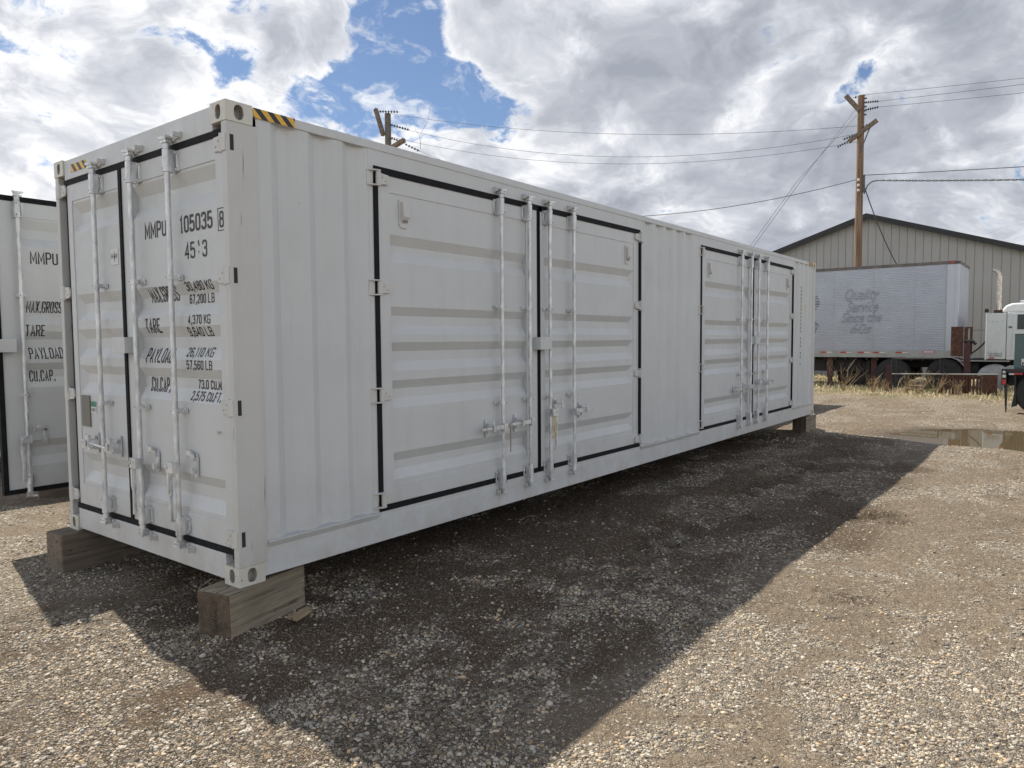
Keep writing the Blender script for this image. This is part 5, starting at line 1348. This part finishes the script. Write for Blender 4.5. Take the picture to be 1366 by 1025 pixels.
# ------------------------------------------------------------------ utility poles and wires
def pole(label, x, y, h, mat, r=0.13):
    p_ = thing('utility_pole', label, 'utility pole', (x, y, 0), 0, 'wooden utility poles behind the container')
    MB().tube([(0, 0, -0.2), (0, 0, h*0.5), (0, 0, h)], [r*1.15, r*1.05, r*0.92], 16).build('pole_shaft', mat, p_, smooth=True)
    return p_
def bar(mb, a, b, w_, h_):
    a, b = Vector(a), Vector(b); d = (b-a).normalized(); s = d.cross(Vector((0, 0, 1))).normalized()*w_/2; u = s.cross(d).normalized()*h_/2
    q = [mb.V(p) for p in (a-s-u, a+s-u, a+s+u, a-s+u, b-s-u, b+s-u, b+s+u, b-s+u)]
    for f in ((0, 1, 2, 3), (4, 5, 6, 7), (0, 1, 5, 4), (1, 2, 6, 5), (2, 3, 7, 6), (3, 0, 4, 7)): mb.F([q[k] for k in f])
    return mb
def string_(a, b, n, parent):
    mb = MB(); a, b = Vector(a), Vector(b); mb.tube([a, b], 0.012, 6)
    for k in range(n):
        c = a+(b-a)*((k+0.7)/(n+0.4)); mb.lathe(c, (b-a), [(-0.025, 0.02), (0, 0.055), (0.02, 0.03)], 10)
    mb.build('insulator', M['insul'], parent)
PX, PY = 27.9, 2.72
p1 = pole('brown wooden utility pole rising behind the silver trailer, with two slanting crossarms', PX, PY, 10.88, M['pole'])
# crossarms run nearly towards the viewer
bar(MB(), (-2.2, -0.35, 10.98-0.05), (0.9, 0.42, 10.30), 0.11, 0.13).build('crossarm', M['arm'], p1) if False else None
bar(MB(), (-0.16, 0.50, 10.93), (-0.10, 0.02, 10.30), 0.15, 0.16).build('crossarm', M['arm'], p1)
bar(MB(), (-0.16, 0.38, 9.20), (-0.16, -0.60, 9.83), 0.12, 0.14).build('crossarm', M['arm'], p1)
bar(MB(), (-0.14, -0.02, 8.75), (-0.14, -0.36, 9.62), 0.03, 0.04).build('crossarm_brace', M['wire'], p1)
for z in (10.75, 10.60, 10.45, 10.30, 10.15): MB().box(-0.05, 0.05, -0.19, -0.11, z-0.02, z+0.02).build('pole_step', M['wire'], p1)
string_((0, -0.12, 10.60), (0, -0.62, 10.55), 6, p1); string_((0, -0.12, 10.32), (0, -0.62, 10.34), 6, p1); string_((0, 0.30, 10.86), (0, -0.20, 10.87), 3, p1)
string_((-0.1, 0.12, 9.45), (-0.1, 0.60, 9.33), 5, p1); string_((-0.16, 0.38, 9.22), (-0.16, 0.80, 9.06), 5, p1); string_((-0.16, -0.55, 9.78), (-0.16, -0.05, 9.66), 4, p1)
for z in (7.72, 7.52, 7.33): MB().lathe((-0.16, 0.0, z), (0, 0, 1), [(-0.05, 0.03), (-0.03, 0.05), (0.03, 0.05), (0.05, 0.03)], 12).build('spool_insulator', M['porcelain'], p1)
MB().box(-0.04, 0.04, -0.19, -0.14, 7.25, 7.92).build('service_rack', M['wire'], p1)
QX, QY = 20.9, 21.10
p2 = pole('grey wooden utility pole whose top shows above the long container roof', QX, QY, 12.09, M['pole_grey'], 0.15)
bar(MB(), (-0.2, 0.58, 12.36), (-0.2, 0.10, 11.1), 0.15, 0.16).build('crossarm', M['arm'], p2)
bar(MB(), (-0.2, 0.2, 10.30), (-0.2, -1.25, 10.66), 0.16, 0.17).build('crossarm', M['arm'], p2)
string_((-0.2, 0.40, 12.22), (-0.1, -0.85, 11.98), 7, p2); string_((0, -0.15, 11.58), (0.05, -1.35, 11.13), 7, p2); string_((0, -0.15, 10.98), (0.05, -1.1, 10.62), 6, p2); string_((-0.2, -1.25, 10.50), (-0.1, -2.1, 10.05), 5, p2)
# jumpers on the left pole
MB().tube([(0.1, -2.6, 11.95), (0.1, -2.4, 11.3), (0.1, -2.0, 10.9), (0.1, -1.95, 10.2)], 0.006, 6).build('jumper_wire', M['wire'], p2)
MB().tube([(0.1, -1.6, 11.15), (0.1, -1.9, 10.8), (0.1, -1.95, 10.3)], 0.006, 6).build('jumper_wire', M['wire'], p2)
def wire(pts, r, label, name='power_line', cat='power line'):
    o = MB().tube(pts, r, 6).build(name, M['wire'], None, smooth=True); return tag(o, label, cat, 'overhead wires between and beyond the poles' if name == 'power_line' else None)
def span(ctrl, r, label, s0=0.0, s1=1.0, off=(0, 0)):
    c = np.polyfit([q[0] for q in ctrl], [q[1] for q in ctrl], 2); pts = []
    for k in range(33):
        s = s0+(s1-s0)*k/32; pts.append((PX+off[0]+(QX-PX)*s, PY+off[1]+(QY-PY)*s, float(np.polyval(c, s))))
    return wire(pts, r, label)
span([(1.0, 12.12), (0.7, 10.89), (0.481, 10.29), (0.251, 9.93), (0.009, 9.76)], 0.007, 'highest thin wire running from the left pole top to the upper right pole crossarm')
span([(0.985, 11.5), (0.7, 10.0), (0.57, 9.57), (0.251, 9.16), (0.029, 9.42)], 0.007, 'second wire down between the two poles, ending in insulators at the right pole')
span([(0.985, 11.0), (0.7, 9.65), (0.538, 9.17), (0.251, 8.9), (0.04, 9.10)], 0.007, 'third wire down between the two poles, ending below the lower crossarm')
span([(0.9, 10.1), (0.848, 9.65), (0.776, 8.99), (0.6, 7.6)], 0.007, 'thin wire dropping steeply from the left pole behind the container roof', 0.6, 0.94)
span([(0.0, 7.79), (0.116, 7.34), (0.25, 7.01), (0.418, 6.84), (1.0, 8.62)], 0.013, 'thick sagging cable from the right pole down to the container roof line', 0.0, 1.0)
def rwire(p0, p1_, ln, r, label, sag=0.5, name='power_line'):
    # straight run past the picture edge, continuing to a far pole
    p0, p1_ = Vector(p0), Vector(p1_); d = (p1_-p0); k = ln/d.length; pts = []
    for i in range(25):
        s = i/24; q = p0+d*(s*k); q.z += (s**2)*ln*0.09*sag; pts.append(q)
    return wire(pts, r, label)
rwire((27.9, 2.51, 10.88), (27.9, -2.32, 10.38), 30, 0.007, 'topmost thin wire leaving the right pole to the right')
rwire((27.9, 2.12, 10.55), (27.9, -2.33, 10.18), 30, 0.007, 'middle thin wire leaving the right pole to the right')
rwire((27.9, 2.12, 10.34), (27.9, -2.33, 9.90), 30, 0.007, 'lowest of the three thin wires leaving the right pole to the right')
rwire((27.9, 2.54, 7.90), (27.9, -2.41, 7.44), 30, 0.014, 'single cable leaving the right pole halfway up, above the twisted one')
pts = []; pts2 = []
for i in range(160):
    s = i/159; y = 2.06-12*s; z = 7.64-0.15*(2.06-y)+0.004*(2.06-y)**2; a = i*1.1
    pts.append((27.9+0.022*math.cos(a), y, z+0.022*math.sin(a))); pts2.append((27.9-0.022*math.cos(a), y, z-0.022*math.sin(a)))
mb = MB(); mb.tube(pts, 0.014, 5); mb.tube(pts2, 0.014, 5); mb.tube([(27.9, 2.55, 7.2), (27.9, 2.44, 7.50), (27.9, 2.28, 7.63), (27.9, 2.06, 7.64)], 0.022, 6)
tag(mb.build('power_line', M['wire']), 'twisted black service cable leaving the right pole halfway up', 'power line', 'overhead wires between and beyond the poles')
mb = MB(); c0, c1_ = Vector((27.85, 2.55, 7.5)), Vector((32.42, 1.88, 4.35)); pts = []
for i in range(20):
    s = i/19; q = c0.lerp(c1_, s); q.z -= 0.30*4*s*(1-s); pts.append(q)
tag(mb.tube(pts, 0.022, 6).build('service_drop', M['wire']), 'black service cable drooping from the right pole to the steel building', 'cable')
for k, dy in enumerate((0.0, 0.14)):
    wire([(27.85, 2.86, 10.45-0.28*k), (27.75, 4.83+0.14*k, 7.99), (27.6, 10.9+0.2*k, 0.0)], 0.008, ('right-hand steel guy wire slanting down left from the right pole', 'left-hand steel guy wire slanting down left from the right pole')[k], 'guy_wire', 'guy wire')
